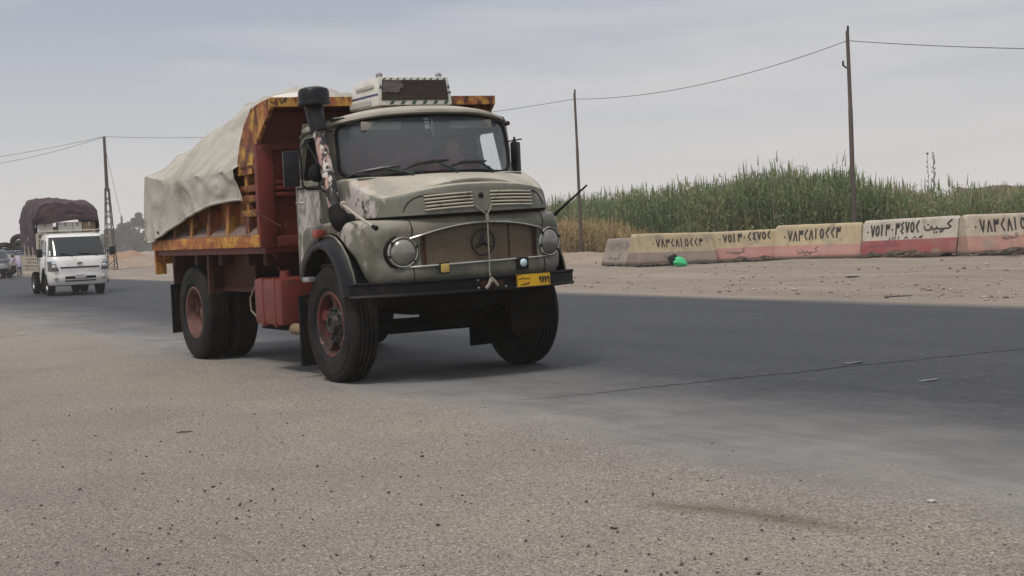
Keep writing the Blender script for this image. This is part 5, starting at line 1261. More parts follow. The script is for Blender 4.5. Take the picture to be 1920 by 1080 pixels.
G = [[(cx+rx*cos(a), ry*sin(a), z-.0) for a in np.linspace(0, 2*pi, 21)[:-1]] for z, rx, ry, cx in ((.62, .17, .21, .0), (.82, .16, .20, .0), (.98, .15, .185, .04), (1.18, .15, .21, .15), (1.28, .13, .21, .2), (1.35, .07, .08, .25))]
MB().grid(G, wrap_v=True).build('shirt', robe, p2, sharp=60)
for s in (-1, 1): garment(p2, [(.18, s*.18, 1.28), (.22, s*.23, 1.12), (.26, s*.245, 1.0), (.36, s*.21, .91)], [.085, .072, .062, .05], 'sleeve', robe)
for s, d in ((1, .02), (-1, 0)): garment(p2, [(0, s*.10, .80), (.05+d, s*.12, .46), (-.03+d, s*.12, .10)], [.12, .085, .07], 'trouser_leg', mat('grey_trousers', (.16, .16, .165, 1), .9) if 'grey_trousers' not in bpy.data.materials else bpy.data.materials['grey_trousers'])
head_bits(p2, (.32, 0, 1.47), .098)

# ================================================================== poles and wires
K['pole'] = mat('rusty_steel_pole', (.065, .05, .042, 1), .75, 0, [((.10, .065, .045, 1), 3, .55, .1, (3, 3, .5))])
def pole_at(px_base, depth, px_top):
    b = at_depth(px_base, depth); zt_ = at_depth(px_top, depth)[2]; b[2] = float(terrain(b[0], b[1]))-.1
    return b, zt_-b[2]
tops = {}
# plain tubular poles
for key, pb, dep, pt, label in (('R', (1602, 440), 38.2, (1583, 58), 'tall brown steel pole behind the cream and red barriers'), ('M', (1090, 471), 52.5, (1083, 174), 'thin steel pole rising from the dry tan reeds right of the dump truck')):
    b, h = pole_at(pb, dep, pt)
    r0 = .072 if key == 'R' else .066
    o = MB().tube([(0, 0, 0), (.01, 0, h*.33), (.0, 0, h*.335), (0, 0, h*.66), (0, 0, h*.665), (-.02, 0, h)], [r0, r0, r0*.93, r0*.9, r0*.8, r0*.7], 10).build('utility_pole', K['pole'])
    o.location = b; tag(o, label, 'pole')
    MB().tube([(0, 0, h-.02), (0, 0, h+.14)], [.035, .03], 8).build('insulator', K['black'], o)
    if key == 'R': MB().tube([(-.16, 0, h-.98), (-.07, 0, h-1.06)], .025, 6).tube([(-.17, 0, h-1.0), (-.17, 0, h-.85)], .03, 6).build('bracket', K['black'], o)
    tops[key] = Vector((b[0]-.02, b[1], b[2]+h-(.28 if key == 'R' else .24)))
b, h = pole_at((209, 506), 70, (196, 256))
lp = MB().tube([(0, 0, h*.60), (0, 0, h)], [.10, .075], 8).build('lattice_pole', K['pole']); lp.location = b
tag(lp, 'tapering steel lattice pole beside the white cargo truck', 'pole')
lm = mat('galvanised_lattice', (.17, .14, .12, 1), .7)
wq = lambda t: .26*(1-t)+.085*t
for sx, sy in ((-1, -1), (1, -1), (1, 1), (-1, 1)):
    MB().tube([(sx*wq(0), sy*wq(0), 0), (sx*wq(1), sy*wq(1), h*.62)], .032, 5).build('leg', K['pole'], lp)
n_ = 13
for k in range(n_):
    for (ax, ay), (bx_, by_) in (((-1, -1), (1, -1)), ((1, -1), (1, 1)), ((1, 1), (-1, 1)), ((-1, 1), (-1, -1))):
        t0, t1 = k/n_, (k+1)/n_
        p, q = (ax*wq(t0), ay*wq(t0), h*.62*t0), (bx_*wq(t1), by_*wq(t1), h*.62*t1)
        if k % 2: p, q = (bx_*wq(t0), by_*wq(t0), h*.62*t0), (ax*wq(t1), ay*wq(t1), h*.62*t1)
        MB().tube([p, q], .020, 4).build('brace', lm, lp)
tops['L'] = Vector((b[0], b[1], b[2]+h))
K['wire'] = mat('overhead_cable', (.09, .09, .09, 1), .6)
def wire(a, c, sag, label, name='overhead_wire', r=.011):
    P = [a.lerp(c, k/40)-Vector((0, 0, sag*4*(k/40)*(1-k/40)))-a for k in range(41)]
    o = MB().tube(P, r, 5).build(name, K['wire']); o.location = a; return tag(o, label, 'wire', 'overhead wires between the poles')
wire(tops['M'], tops['R'], .42, 'sagging overhead wire between the thin mid pole and the tall right pole')
wire(tops['L'], tops['M'], .55, 'overhead wire running from the lattice pole behind the dump truck')
wire(tops['R'], Vector(at_depth((2300, 92), 28)), .10, 'overhead wire leaving the tall right pole towards the right edge')
wire(tops['L'], Vector(at_depth((-260, 322), 84)), .3, 'overhead wire leaving the lattice pole towards the left edge')
wire(tops['L']+Vector((0, 0, -.02)), Vector(at_depth((-260, 318), 88)), .75, 'lower, slacker overhead wire leaving the lattice pole towards the left edge', r=.011)
gw0 = tops['L']+Vector((.05, 0, -.7)); gw1 = Vector(at_depth((228, 412), 70))
gw = wire(gw0, gw1, .0, 'slack guy wire hanging from the lattice pole with a pale insulator at its end', 'guy_wire', .010); del gw['group']
MB().lathe([(0, -.25), (.05, -.2), (.07, 0), (.05, .2), (0, .25)], tuple(gw1-gw0), 'z', 10).build('insulator', K['alu'], gw)

# ================================================================== concrete barriers with painted numbers
def barrier_material(i, top, bot, split, wear, grime):
    m = bpy.data.materials.new('painted_concrete'); m.use_nodes = True
    t = m.node_tree; N = t.nodes; L = t.links; b = N['Principled BSDF']; b.inputs['Roughness'].default_value = .85
    tc = N.new('ShaderNodeTexCoord'); sp = N.new('ShaderNodeSeparateXYZ'); L.new(tc.outputs['Object'], sp.inputs[0])
    def noise(sc, off, st=(1, 1, 1), d=8):
        mp = N.new('ShaderNodeMapping'); mp.inputs['Location'].default_value = (off+i*5.3, off, i*2.1); mp.inputs['Scale'].default_value = st
        n = N.new('ShaderNodeTexNoise'); n.inputs['Scale'].default_value = sc; n.inputs['Detail'].default_value = d; n.inputs['Roughness'].default_value = .65
        L.new(tc.outputs['Object'], mp.inputs[0]); L.new(mp.outputs[0], n.inputs['Vector']); return n.outputs[0]
    def rng(s, a, c, e=0, f=1):
        r = N.new('ShaderNodeMapRange'); r.inputs[1].default_value = a; r.inputs[2].default_value = c; r.inputs[3].default_value = e; r.inputs[4].default_value = f; L.new(s, r.inputs[0]); return r.outputs[0]
    def mix(f, a, c):
        x = N.new('ShaderNodeMix'); x.data_type = 'RGBA'; L.new(f, x.inputs[0])
        for s, k in ((a, 6), (c, 7)):
            if isinstance(s, tuple): x.inputs[k].default_value = s
            else: L.new(s, x.inputs[k])
        return x.outputs[2]
    ad = N.new('ShaderNodeMath'); ad.operation = 'ADD'; L.new(sp.outputs[2], ad.inputs[0]); L.new(rng(noise(3, 2), 0, 1, -.015, .015), ad.inputs[1])
    c = mix(rng(ad.outputs[0], split-.008, split+.008), bot, top)
    conc = (.24, .205, .165, 1)
    c = mix(rng(noise(2.2, 5), .58-wear, .66-wear*.6, 0, .75), c, conc)
    c = mix(rng(noise(9, 9), .66, .72, 0, .6), c, (.20, .17, .14, 1))
    c = mix(rng(noise(5, 3, (1, 1, .3)), .52, .72, 0, grime+.35), c, (.16, .135, .11, 1))
    c = mix(rng(noise(1.3, 13), .45, .68, 0, .35), c, (.27, .225, .175, 1))
    c = mix(rng(noise(26, 4, (1, 1, 1), 3), .66, .70, 0, .6), c, (.10, .085, .07, 1))
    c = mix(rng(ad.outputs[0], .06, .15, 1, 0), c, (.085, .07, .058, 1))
    L.new(c, b.inputs['Base Color'])
    bp = N.new('ShaderNodeBump'); bp.inputs['Strength'].default_value = .4; bp.inputs['Distance'].default_value = .02; L.new(noise(14, 1), bp.inputs['Height']); L.new(bp.outputs[0], b.inputs['Normal'])
    return m
faint = mat('faded_lettering', (.12, .09, .10, 1), .8); purple = mat('purple_faded_lettering', (.13, .065, .095, 1), .8); bink = mat('spray_paint', (.020, .018, .018, 1), .7)
broken = mat('broken_concrete', (.075, .058, .046, 1), .95, 0, [((.16, .13, .10, 1), 9, .56, .06), ((.02, .016, .014, 1), 6, .56, .05)], 1.0, 22)
def barrier(i, pl_, pr_, h, top, bot, split, wear, grime, texts, label, chip=0.06, broke=None, zoff=0.0, dl=None):
    A = ground_at(pl_); B = ground_at(pr_)
    if dl is not None: A = ground_at((pl_[0], pl_[1]+dl))
    d = Vector((B[0]-A[0], B[1]-A[1], 0)); back = Vector((-d.y, d.x, 0)).normalized()*.0; A = A+np.array(back); B = B+np.array(back); Ln = d.length-.03; ang = math.atan2(d.y, d.x)
    rb_ = random.Random(i*7+1)
    PROF = [(0, .30), (.05, .305), (.16, .295), (.30, .25), (.5, .195), (.75, .145), (.93, .115), (.975, .10), (1.0, .06)]
    def half(zf): return float(np.interp(zf, [p[0] for p in PROF], [p[1] for p in PROF]))
    nu = 46; G = []
    zf_list = [0, .04, .08, .13, .2, .28, .36, .45, .55, .65, .75, .85, .92, .96, .985, 1.0]
    for u in range(nu+1):
        uu = u/nu; e_ = min(uu, 1-uu)*Ln; rd = .05*max(0, 1-e_/.06)**2
        bot_ = max(0, chip*(.45+mn.noise(Vector((uu*7+i*3, i, 0)))*1.6+.7*max(0, mn.noise(Vector((uu*19, i, 4))))))
        ring = []
        for sgn in (-1, 1):
            zz_ = zf_list if sgn < 0 else zf_list[::-1]
            for zf in zz_:
                z = bot_+(h-bot_)*zf-(.06*max(0, 1-e_/.07)**2*(zf > .9))
                y = half(zf)*sgn*(1-rd*1.2)+.012*mn.noise(Vector((uu*Ln*4, z*5, i*3+sgn)))
                z += .010*mn.noise(Vector((uu*Ln*3, sgn, i*9)))
                x = uu*Ln+(.02*mn.noise(Vector((z*6, sgn, i)))+(.03*(zf-.5) if 0 else 0))*(1 if e_ < .01 else 0)
                ring.append((x, y, z))
        G.append(ring)
    mb = MB().grid(G, wrap_v=True)
    m0 = len(G[0])
    mb.add(G[0], [tuple(range(m0))]); mb.add(G[-1], [tuple(range(m0-1, -1, -1))])
    o = mb.build('concrete_barrier', barrier_material(i, top, bot, split*h, wear, grime), None, 0, 45)
    o.location = (A[0], A[1], float(terrain(A[0], A[1]))-.005+zoff); dz = float(terrain(B[0], B[1]))-float(terrain(A[0], A[1])); o.rotation_euler = (0, -math.atan2(dz, Ln), ang)
    tag(o, label, 'barrier', 'painted concrete barriers in a row across the road')
    def face(u, v, off):
        zf = v; y = -half(zf)-off-.012
        return (u*Ln, y, h*zf)
    for lines, w_, m_ in texts: strokes(MB(), lines, face, w_, .004, 4).build('lettering', m_, o, 0, None)
    if broke:                                                # spalled, broken foot
        G2 = []
        for k in range(41):
            u = broke[0]+(broke[1]-broke[0])*k/40; tp = broke[2]*(.55+.6*mn.noise(Vector((u*6, i, 5)))+.35*sin(pi*k/40)); row = []
            tp = max(.03, tp)*min(1, 6*min(k, 40-k)/40+.15)
            for j in range(7):
                t = j/6; zf = tp*t/h; row.append((u*Ln, -half(zf)-.012-.025*sin(pi*t)+.03*mn.noise(Vector((u*14, t*4, i))), h*zf))
            G2.append(row)
        MB().grid(G2).build('broken_foot', broken, o, 0, None)
    return o
CRM = (.42, .335, .215, 1); YEL = (.42, .34, .215, 1); PNK = (.39, .19, .165, 1); RED = (.25, .065, .06, 1); PAL = (.44, .40, .33, 1); GRY = (.27, .225, .19, 1)
num1 = '07838152'+'2'+'23'
n_a = '0783281522'+'3'; n_b = '07513034752'
def kar(u, v, su, sv_): return [[(u+su*a, v+sv_*b) for a, b in l] for l in KARIN]
barrier(0, (1146, 498), (1193, 499), .78, (.25, .21, .175, 1), (.29, .24, .20, 1), .5, .06, .2, [(word(n_a[:9], .12, .62, .105, .22), .011, faint), (kar(.25, .24, .5, .2), .010, faint)], 'dusty grey barrier at the far left end of the row, with faint writing', .04)
barrier(1, (1186, 500), (1336, 494), .88, YEL, (.25, .195, .17, 1), .42, .03, .15, [(word(n_a, .20, .58, .060, .24), .016, bink), (kar(.33, .22, .20, .20), .012, faint)], 'yellow barrier with a grey-brown foot behind the green and black bag', .05, (.0, .55, .08))
barrier(2, (1330, 494), (1466, 487), .88, YEL, PNK, .47, .02, .15, [(word('07513024752', .13, .64, .068, .25, .0, .006), .018, bink), (kar(.22, .28, .26, .17), .012, faint)], 'yellow and faded pink barrier with its front foot broken away on the right', .05, (.02, .98, .14))
barrier(3, (1459, 488), (1622, 484), .98, YEL, (.41, .215, .185, 1), .42, .0, .12, [(word(n_a, .10, .53, .062, .29, .0, .008), .019, bink), (kar(.28, .18, .24, .19), .012, faint)], 'yellow over pale pink barrier with a long number and a short word below it', .06, (.55, .98, .05))
wl1 = [[(0, .3), (.05, .1), (.1, .35), (.14, .1), (.2, .1)], [(.24, .6), (.24, .1)], [(.3, .1), (.36, .4), (.42, .1), (.5, .3), (.52, .1)], [(.58, .9), (.58, .1)], [(.66, .9), (.66, .1)], [(.72, .1), (.78, .4), (.84, .1), (.92, .45), (1, .2)]]
barrier(4, (1626, 484), (1806, 478), 1.0, PAL, RED, .46, -.01, .12, [(word(n_b, .045, .56, .053, .29, .0, .007), .020, bink), (kar(.665, .64, .28, .26), .019, bink),
        ([[(.08+.32*a, .27+.20*b) for a, b in l] for l in wl1], .013, purple), ([[(.30, .47), (.31, .53)], [(.335, .47), (.34, .55)], [(.36, .47), (.365, .56)], [(.395, .47), (.40, .55)], [(.46, .48), (.48, .53), (.50, .48)], [(.55, .48), (.57, .52), (.59, .48)], [(.61, .50), (.65, .54), (.63, .48)]], .013, bink)],
        'pale barrier with a bright red lower half and a broken foot', .07, (.02, .72, .20))
barrier(5, (1806, 480), (2010, 472), 1.02, (.44, .375, .29, 1), (.40, .215, .17, 1), .48, .03, .15, [(word(n_a, .07, .56, .062, .30, .0, .006), .020, bink), ([[(.32+.22*a, .38+.16*b) for a, b in l] for l in wl1], .013, faint)],
        'cream and dull pink barrier running out of the right edge', .08, (.0, .98, .18))
# ---- plastic bag by the second barrier
gb_ = ground_at((1268, 498)); rg = random.Random(3)
G = []
for i in range(13):
    row = []
    for j in range(18):
        a = 2*pi*j/18; v = i/12; r = (.17*max(0, sin(pi*min(1, v*.92+.08)))**.6+.02)*(1+.25*mn.noise(Vector((cos(a)*1.5, sin(a)*1.5, v*3))))
        row.append((r*cos(a)*1.15, r*sin(a)*.8, .02+.26*v))
    G.append(row)
bg_ = MB().grid(G, wrap_v=True).build('plastic_bag', mat('bright_green_plastic', (.04, .50, .19, 1), .35), None, 0, 60); gb_ = at_depth((1270, 490), 34.85); bg_.location = (gb_[0], gb_[1], float(terrain(gb_[0], gb_[1]))); bg_.rotation_euler = (0, R(25), 0)
tag(bg_, 'bright green plastic bag with a black end lying at the foot of the yellow barrier', 'plastic bag')
G = []
for i in range(9):
    row = []
    for j in range(12):
        a = 2*pi*j/12; v = i/8; r = (.11*max(0, sin(pi*v))**.5+.01)*(1+.7*mn.noise(Vector((cos(a)*2, sin(a)*2, v*4+8)))); row.append((-.19+r*cos(a), r*sin(a)*.8, .0+.30*v))
    G.append(row)
MB().grid(G, wrap_v=True).build('black_wrap', K['black'], bg_, 0, 60)

# ================================================================== reeds, weeds, trees
def leaf_material(name, cols, trans=.25):
    m = bpy.data.materials.new(name); m.use_nodes = True; t = m.node_tree; N = t.nodes; L = t.links; b = N['Principled BSDF']; b.inputs['Roughness'].default_value = .6; b.inputs['Specular IOR Level'].default_value = .25
    ge = N.new('ShaderNodeNewGeometry'); r = N.new('ShaderNodeValToRGB'); el = r.color_ramp.elements
    el[0].position = 0; el[0].color = cols[0]; el[1].position = 1; el[1].color = cols[-1]
    for k, c in enumerate(cols[1:-1]): q = el.new((k+1)/(len(cols)-1)); q.color = c
    tc = N.new('ShaderNodeTexCoord'); nz_ = N.new('ShaderNodeTexNoise'); nz_.inputs['Scale'].default_value = .35; nz_.inputs['Detail'].default_value = 3; L.new(tc.outputs['Object'], nz_.inputs['Vector'])
    mr = N.new('ShaderNodeMapRange'); mr.inputs[1].default_value = .3; mr.inputs[2].default_value = .7; mr.inputs[3].default_value = -.3; mr.inputs[4].default_value = .3; L.new(nz_.outputs[0], mr.inputs[0])
    ad = N.new('ShaderNodeMath'); ad.operation = 'ADD'; L.new(ge.outputs['Random Per Island'], ad.inputs[0]); L.new(mr.outputs[0], ad.inputs[1]); L.new(ad.outputs[0], r.inputs[0]); L.new(r.outputs[0], b.inputs['Base Color'])
    tl = N.new('ShaderNodeBsdfTranslucent'); L.new(r.outputs[0], tl.inputs[0]); mx_ = N.new('ShaderNodeMixShader'); mx_.inputs[0].default_value = trans
    L.new(b.outputs[0], mx_.inputs[1]); L.new(tl.outputs[0], mx_.inputs[2]); L.new(mx_.outputs[0], N['Material Output'].inputs[0]); return m
def raw_mesh(name, V, F, m):
    V = np.asarray(V, np.float32); F = np.asarray(F, np.int32); me = bpy.data.meshes.new(name)
    me.vertices.add(len(V)); me.vertices.foreach_set('co', V.ravel()); k = F.shape[1]
    me.loops.add(F.size); me.loops.foreach_set('vertex_index', F.ravel()); me.polygons.add(len(F)); me.polygons.foreach_set('loop_start', np.arange(0, F.size, k, dtype=np.int32)); me.polygons.foreach_set('loop_total', np.full(len(F), k, np.int32))
    me.update(calc_edges=True); me.materials.append(m); o = bpy.data.objects.new(name, me); S.collection.objects.link(o); return o
def stalks(name, bases, heights, seed, m, leaves=4, leaf=.55, w=.014, lean=.16):
    """reeds: a thin stem and long arching leaves, all as small quads"""
    g = np.random.default_rng(seed); V = []; F = []; n = len(bases)
    az = g.uniform(0, 2*pi, n); ln = g.uniform(.02, lean, n)
    d = np.stack([np.cos(az)*ln, np.sin(az)*ln, np.ones(n)], 1); top = bases+d*heights[:, None]
    def quads(p0, p1, w0, w1):
        a = g.uniform(0, pi, len(p0)); s = np.stack([np.cos(a), np.sin(a), np.zeros_like(a)], 1)
        k = sum(len(v) for v in V); m_ = len(p0)
        V.append(np.stack([p0-s*w0[:, None], p0+s*w0[:, None], p1+s*w1[:, None], p1-s*w1[:, None]], 1).reshape(-1, 3))
        F.append(np.arange(4*m_).reshape(-1, 4)+k)
    quads(bases, top, np.full(n, w), np.full(n, w*.5))
    for j in range(leaves):
        t = g.uniform(.30, .98, n); p = bases+d*(heights*t)[:, None]; a = g.uniform(0, 2*pi, n); L_ = leaf*g.uniform(.5, 1.15, n)*(1.1-.4*t)
        out_ = np.stack([np.cos(a), np.sin(a), g.uniform(.5, 1.5, n)], 1); out_ /= np.linalg.norm(out_, axis=1)[:, None]
        mid = p+out_*(L_*.55)[:, None]; o2 = out_.copy(); o2[:, 2] -= g.uniform(.5, 1.4, n); o2 /= np.linalg.norm(o2, axis=1)[:, None]; end = mid+o2*(L_*.5)[:, None]
        ww = np.full(n, w*1.15)*g.uniform(.7, 1.4, n); quads(p, mid, ww*.6, ww); quads(mid, end, ww, ww*.1)
    # feathery tops on some
    s_ = g.random(n) < .22; q = top[s_]; quads(q-np.array([0, 0, .12]), q+d[s_]*.28, np.full(s_.sum(), .03), np.full(s_.sum(), .006))
    return raw_mesh(name, np.concatenate(V), np.concatenate(F), m)
g = np.random.default_rng(5)
def scatter(n, px0, px1, d0, d1, hfun):
    """feet between two lines of sight and two depths; returns positions and heights"""
    px = g.uniform(px0, px1, n); t = g.random(n)
    D0 = np.interp(px, [p[0] for p in d0], [p[1] for p in d0]); D1 = np.interp(px, [p[0] for p in d1], [p[1] for p in d1]); D = D0+(D1-D0)*t
    X = (px-960)/F_PX*D; Y = D; Z = terrain(X, Y)
    return np.stack([X, Y, Z], 1), hfun(px, D, g)
GREEN = [(.055, .085, .034, 1), (.105, .155, .056, 1), (.16, .215, .08, 1), (.23, .255, .12, 1), (.34, .30, .175, 1)]
TAN = [(.24, .16, .07, 1), (.38, .27, .13, 1), (.48, .36, .20, 1), (.30, .25, .12, 1)]
near = [(740, 84), (900, 66), (1040, 62), (1130, 56), (1200, 50), (1320, 43), (1480, 41), (1640, 40), (1920, 38), (2300, 38)]
farr = [(740, 108), (900, 84), (1040, 80), (1200, 66), (1320, 58), (1480, 54), (1640, 52), (1920, 50), (2300, 50)]
def top_px(px): return np.interp(px, [740, 900, 1010, 1040, 1100, 1200, 1300, 1400, 1480, 1560, 1620, 1660, 1720, 1800, 1880, 1920, 2300], [404, 396, 390, 386, 378, 371, 361, 346, 334, 336, 350, 362, 364, 366, 366, 362, 362])
def hz(px): return 433.2-(px-960)*math.tan(ROLL)
def hreed(px, D, g):
    cl_ = np.array([mn.noise(Vector((p*.018, d*.35, 2)))+.6*mn.noise(Vector((p*.05, d*.8, 5))) for p, d in zip(px, D)])
    return ((hz(px)-top_px(px))/F_PX*D+CAM_H-.17)*np.clip(g.normal(.82, .13, len(px))+.22*cl_, .35, 1.15)
LEAF = leaf_material('reed_leaves', GREEN); DRY = leaf_material('dry_reed_leaves', TAN)
P_, H_ = scatter(23000, 760, 1660, near, farr, hreed)
o = stalks('reed_bed', P_, H_, 1, LEAF, 6, .55, .0135, .26); o['kind'] = 'stuff'; tag(o, 'dense bed of tall green reeds behind the barriers', 'reeds')
P_, H_ = scatter(11000, 1600, 2300, near, farr, hreed)
o = stalks('grass_bed', P_, H_, 2, leaf_material('low_reed_leaves', [(.06, .11, .04, 1), (.11, .18, .062, 1), (.16, .22, .085, 1), (.24, .25, .12, 1), (.33, .29, .17, 1)]), 6, .42, .013, .3); o['kind'] = 'stuff'; tag(o, 'lower, brighter green growth behind the barriers at the right', 'reeds')
dn = [(960, 58), (1040, 55.5), (1120, 53.5), (1200, 47), (1260, 46)]; df = [(960, 64), (1040, 60), (1120, 55), (1200, 50), (1260, 48)]
P_, H_ = scatter(5200, 1000, 1250, dn, df, lambda px, D, g: np.interp(px, [1000, 1060, 1130, 1180, 1250], [1.15, 1.25, 1.15, .85, .5])*np.clip(g.normal(.8, .2, len(px)), .3, 1.3))
o = stalks('dry_reed_bed', P_, H_, 3, DRY, 4, .42, .014, .3); o['kind'] = 'stuff'; tag(o, 'dry tan reeds at the foot of the green reed bed', 'reeds')
# sparse dry stems among the green
P_, H_ = scatter(1100, 1180, 1960, near, farr, lambda px, D, g: hreed(px, D, g)*1.12)
o = stalks('dry_stem_bed', P_, H_, 4, leaf_material('pale_stems', [(.13, .12, .06, 1), (.24, .20, .12, 1), (.30, .25, .16, 1)]), 5, .35, .013, .35); o['kind'] = 'stuff'; tag(o, 'scattered pale dry stems standing among the green reeds', 'reeds')
# two tall single weeds
wm = mat('dry_weed_stem', (.13, .11, .09, 1), .9)
for k, (px, ptop, lb) in enumerate(((1738, 288, 'tall bare weed stalk with a round head, left of the feathery one'), (1749, 285, 'tall dry weed with a feathery head, standing above the reeds'))):
    D = 42; b = at_depth((px+4, 400), D); b[2] = float(terrain(b[0], b[1])); h = at_depth((px, ptop), D)[2]-b[2]; rw = random.Random(k)
    mb = MB().tube([(0, 0, 0), (.02, 0, h*.5), (0, 0, h)], [.014, .011, .007], 5)
    for q in range(10 if k == 0 else 26):
        t = (.45+.05*q) if k == 0 else .62+.38*q/26; L_ = (.05 if k == 0 else .14*(1.25-t)); a = rw.uniform(0, 2*pi)
        mb.tube([(0, 0, h*t), (L_*cos(a), L_*sin(a), h*t+L_*1.4)], [.010, .014], 4)
    o = mb.build('weed', wm); o.location = b; tag(o, lb, 'weed', 'tall dry weeds above the reeds')
    if k == 0: MB().lathe([(0, -.05), (.05, 0), (0, .05)], (0, 0, h), 'z', 8).build('seed_head', wm, o)
# hazy trees at the left
TREE = leaf_material('tree_leaves', [(.045, .055, .035, 1), (.06, .072, .045, 1), (.085, .095, .06, 1)], .15)
bark = mat('tree_bark', (.07, .055, .045, 1), .9)
def tree(px, ptop, D, halfpx, label, seed, base=470):
    D = D*2; b = at_depth((px, base), D); b[2] = float(terrain(b[0], b[1])); H = at_depth((px, ptop), D)[2]-b[2]; Wd = halfpx/F_PX*D; gg = np.random.default_rng(seed); rr = random.Random(seed)
    root = empty('tree', b, 0, label, 'tree', 'hazy trees beyond the road')
    mb = MB().tube([(0, 0, -.1), (.1, 0, H*.3), (0, .1, H*.6), (.05, 0, H*.85)], [.40, .30, .2, .08], 8)
    C_ = []
    for k in range(16):
        z = H*rr.uniform(.12, .92); rad = Wd*(1.0 if z < H*.6 else 1.0-(z/H-.6)*1.9); a = rr.uniform(0, 2*pi); q = rr.uniform(.3, .9)
        c = (rad*q*cos(a), rad*q*sin(a), z); C_.append((c, rr.uniform(.22, .42)*Wd+.25))
        if k < 8: mb.tube([(0, 0, z*.6), (c[0]*.5, c[1]*.5, z*.85), c], [.14, .09, .04], 5)
    mb.build('trunk', bark, root)
    V = []; 
    for c, r in C_:
        n = 330; u = gg.normal(size=(n, 3)); u /= np.linalg.norm(u, axis=1)[:, None]; p = np.array(c)+u*(r*gg.random(n)**.4)[:, None]*np.array([1, 1, .85]); p[:, 2] = np.maximum(p[:, 2], .2)
        a = gg.normal(size=(n, 3)); a /= np.linalg.norm(a, axis=1)[:, None]; e2 = np.cross(a, gg.normal(size=(n, 3))); e2 /= np.linalg.norm(e2, axis=1)[:, None]; s = gg.uniform(.12, .34, n)[:, None]
        V.append(np.stack([p-a*s, p+e2*s*.6, p+a*s, p-e2*s*.6], 1).reshape(-1, 3))
    V = np.concatenate(V); F = np.arange(len(V)).reshape(-1, 4)
    o = raw_mesh('crown', V, F, TREE); o.parent = root
for args in ((262, 398, 150, 17, 'tallest hazy tree, its thin top standing above the tree line', 1), (238, 418, 145, 22, 'rounded hazy tree just right of the lattice pole', 2), (282, 410, 155, 22, 'hazy tree nearest the rear of the tarpaulin', 3), (212, 428, 150, 16, 'low hazy tree directly behind the lattice pole', 4), (253, 432, 140, 22, 'bushy low hazy tree in front of the tallest one', 5), (196, 440, 160, 12, 'smallest hazy tree, beside the cargo truck', 6), (310, 418, 160, 22, 'hazy tree mostly hidden behind the dump truck', 7), (222, 440, 170, 26, 'low wide hazy bush between the lattice pole and the tallest tree', 8), (270, 436, 168, 26, 'low wide hazy bush at the right foot of the tallest tree', 9)):
    tree(*args)
# ---- earth heaps
def mound(pxc, D, rx, ry, h, m, seed, name='earth_mound'):
    c = at_depth((pxc, 470), D); G = []
    for i in range(29):
        row = []
        for j in range(29):
            u, v = -1+2*i/28, -1+2*j/28; r = math.hypot(u, v)
            x, y = c[0]+u*rx, c[1]+v*ry; k = max(0, 1-r*r)**1.3
            row.append((x, y, float(terrain(x, y))-.05+h*k*(1+.45*mn.noise(Vector((u*3+seed, v*3, seed))))+.05*k**.5*mn.noise(Vector((u*9, v*9, seed)))))
        G.append(row)
    o = MB().grid(G).build(name, m, None, 0, 80); o['kind'] = 'structure'; return o
orange_e = mat('orange_earth', (.29, .185, .125, 1), .95, 0, [((.26, .165, .11, 1), 2, .55, .1)], .5, 12); sand_e = mat('pale_sandy_earth', (.27, .212, .16, 1), .95, 0, [((.23, .17, .125, 1), 1.5, .56, .1), ((.17, .13, .10, 1), 5, .63, .05)], .6, 10)
mound(234, 88, 2.8, 2.5, .85, orange_e, 3); mound(275, 84, 4, 2.5, .55, sand_e, 8); mound(205, 82, 2.5, 2, .35, sand_e, 11); mound(255, 76, 4, 1.6, .3, sand_e, 15)
mound(1085, 50, 2.6, 1.6, .28, sand_e, 21); mound(1135, 44, 1.8, 1.2, .24, sand_e, 25); mound(1040, 47, 1.8, 1.2, .2, sand_e, 28)
# ---- low ruined wall far behind the reeds at the right
rw = Vector(at_depth((1890, 362), 95)); rz_ = float(terrain(rw.x, rw.y)); hh = at_depth((1890, 346), 95)[2]-rz_
V = []; mb = MB(); hts = [hh*.93, hh*.97, hh*.9, hh, hh*.94, hh, hh*.98, hh*.92, hh]
mb.prism([(-3.6, 0), (5.0, 0)]+[(5.0-8.6*k/8, hts[k]) for k in range(9)], -.2, .2)
o = mb.build('ruined_wall', mat('mud_brick', (.22, .18, .14, 1), .95, 0, [((.15, .12, .10, 1), 2, .55, .08)], .4, 8)); o.location = (rw.x, rw.y, rz_); tag(o, 'broken mud wall with an uneven top far behind the reeds at the right edge', 'wall')

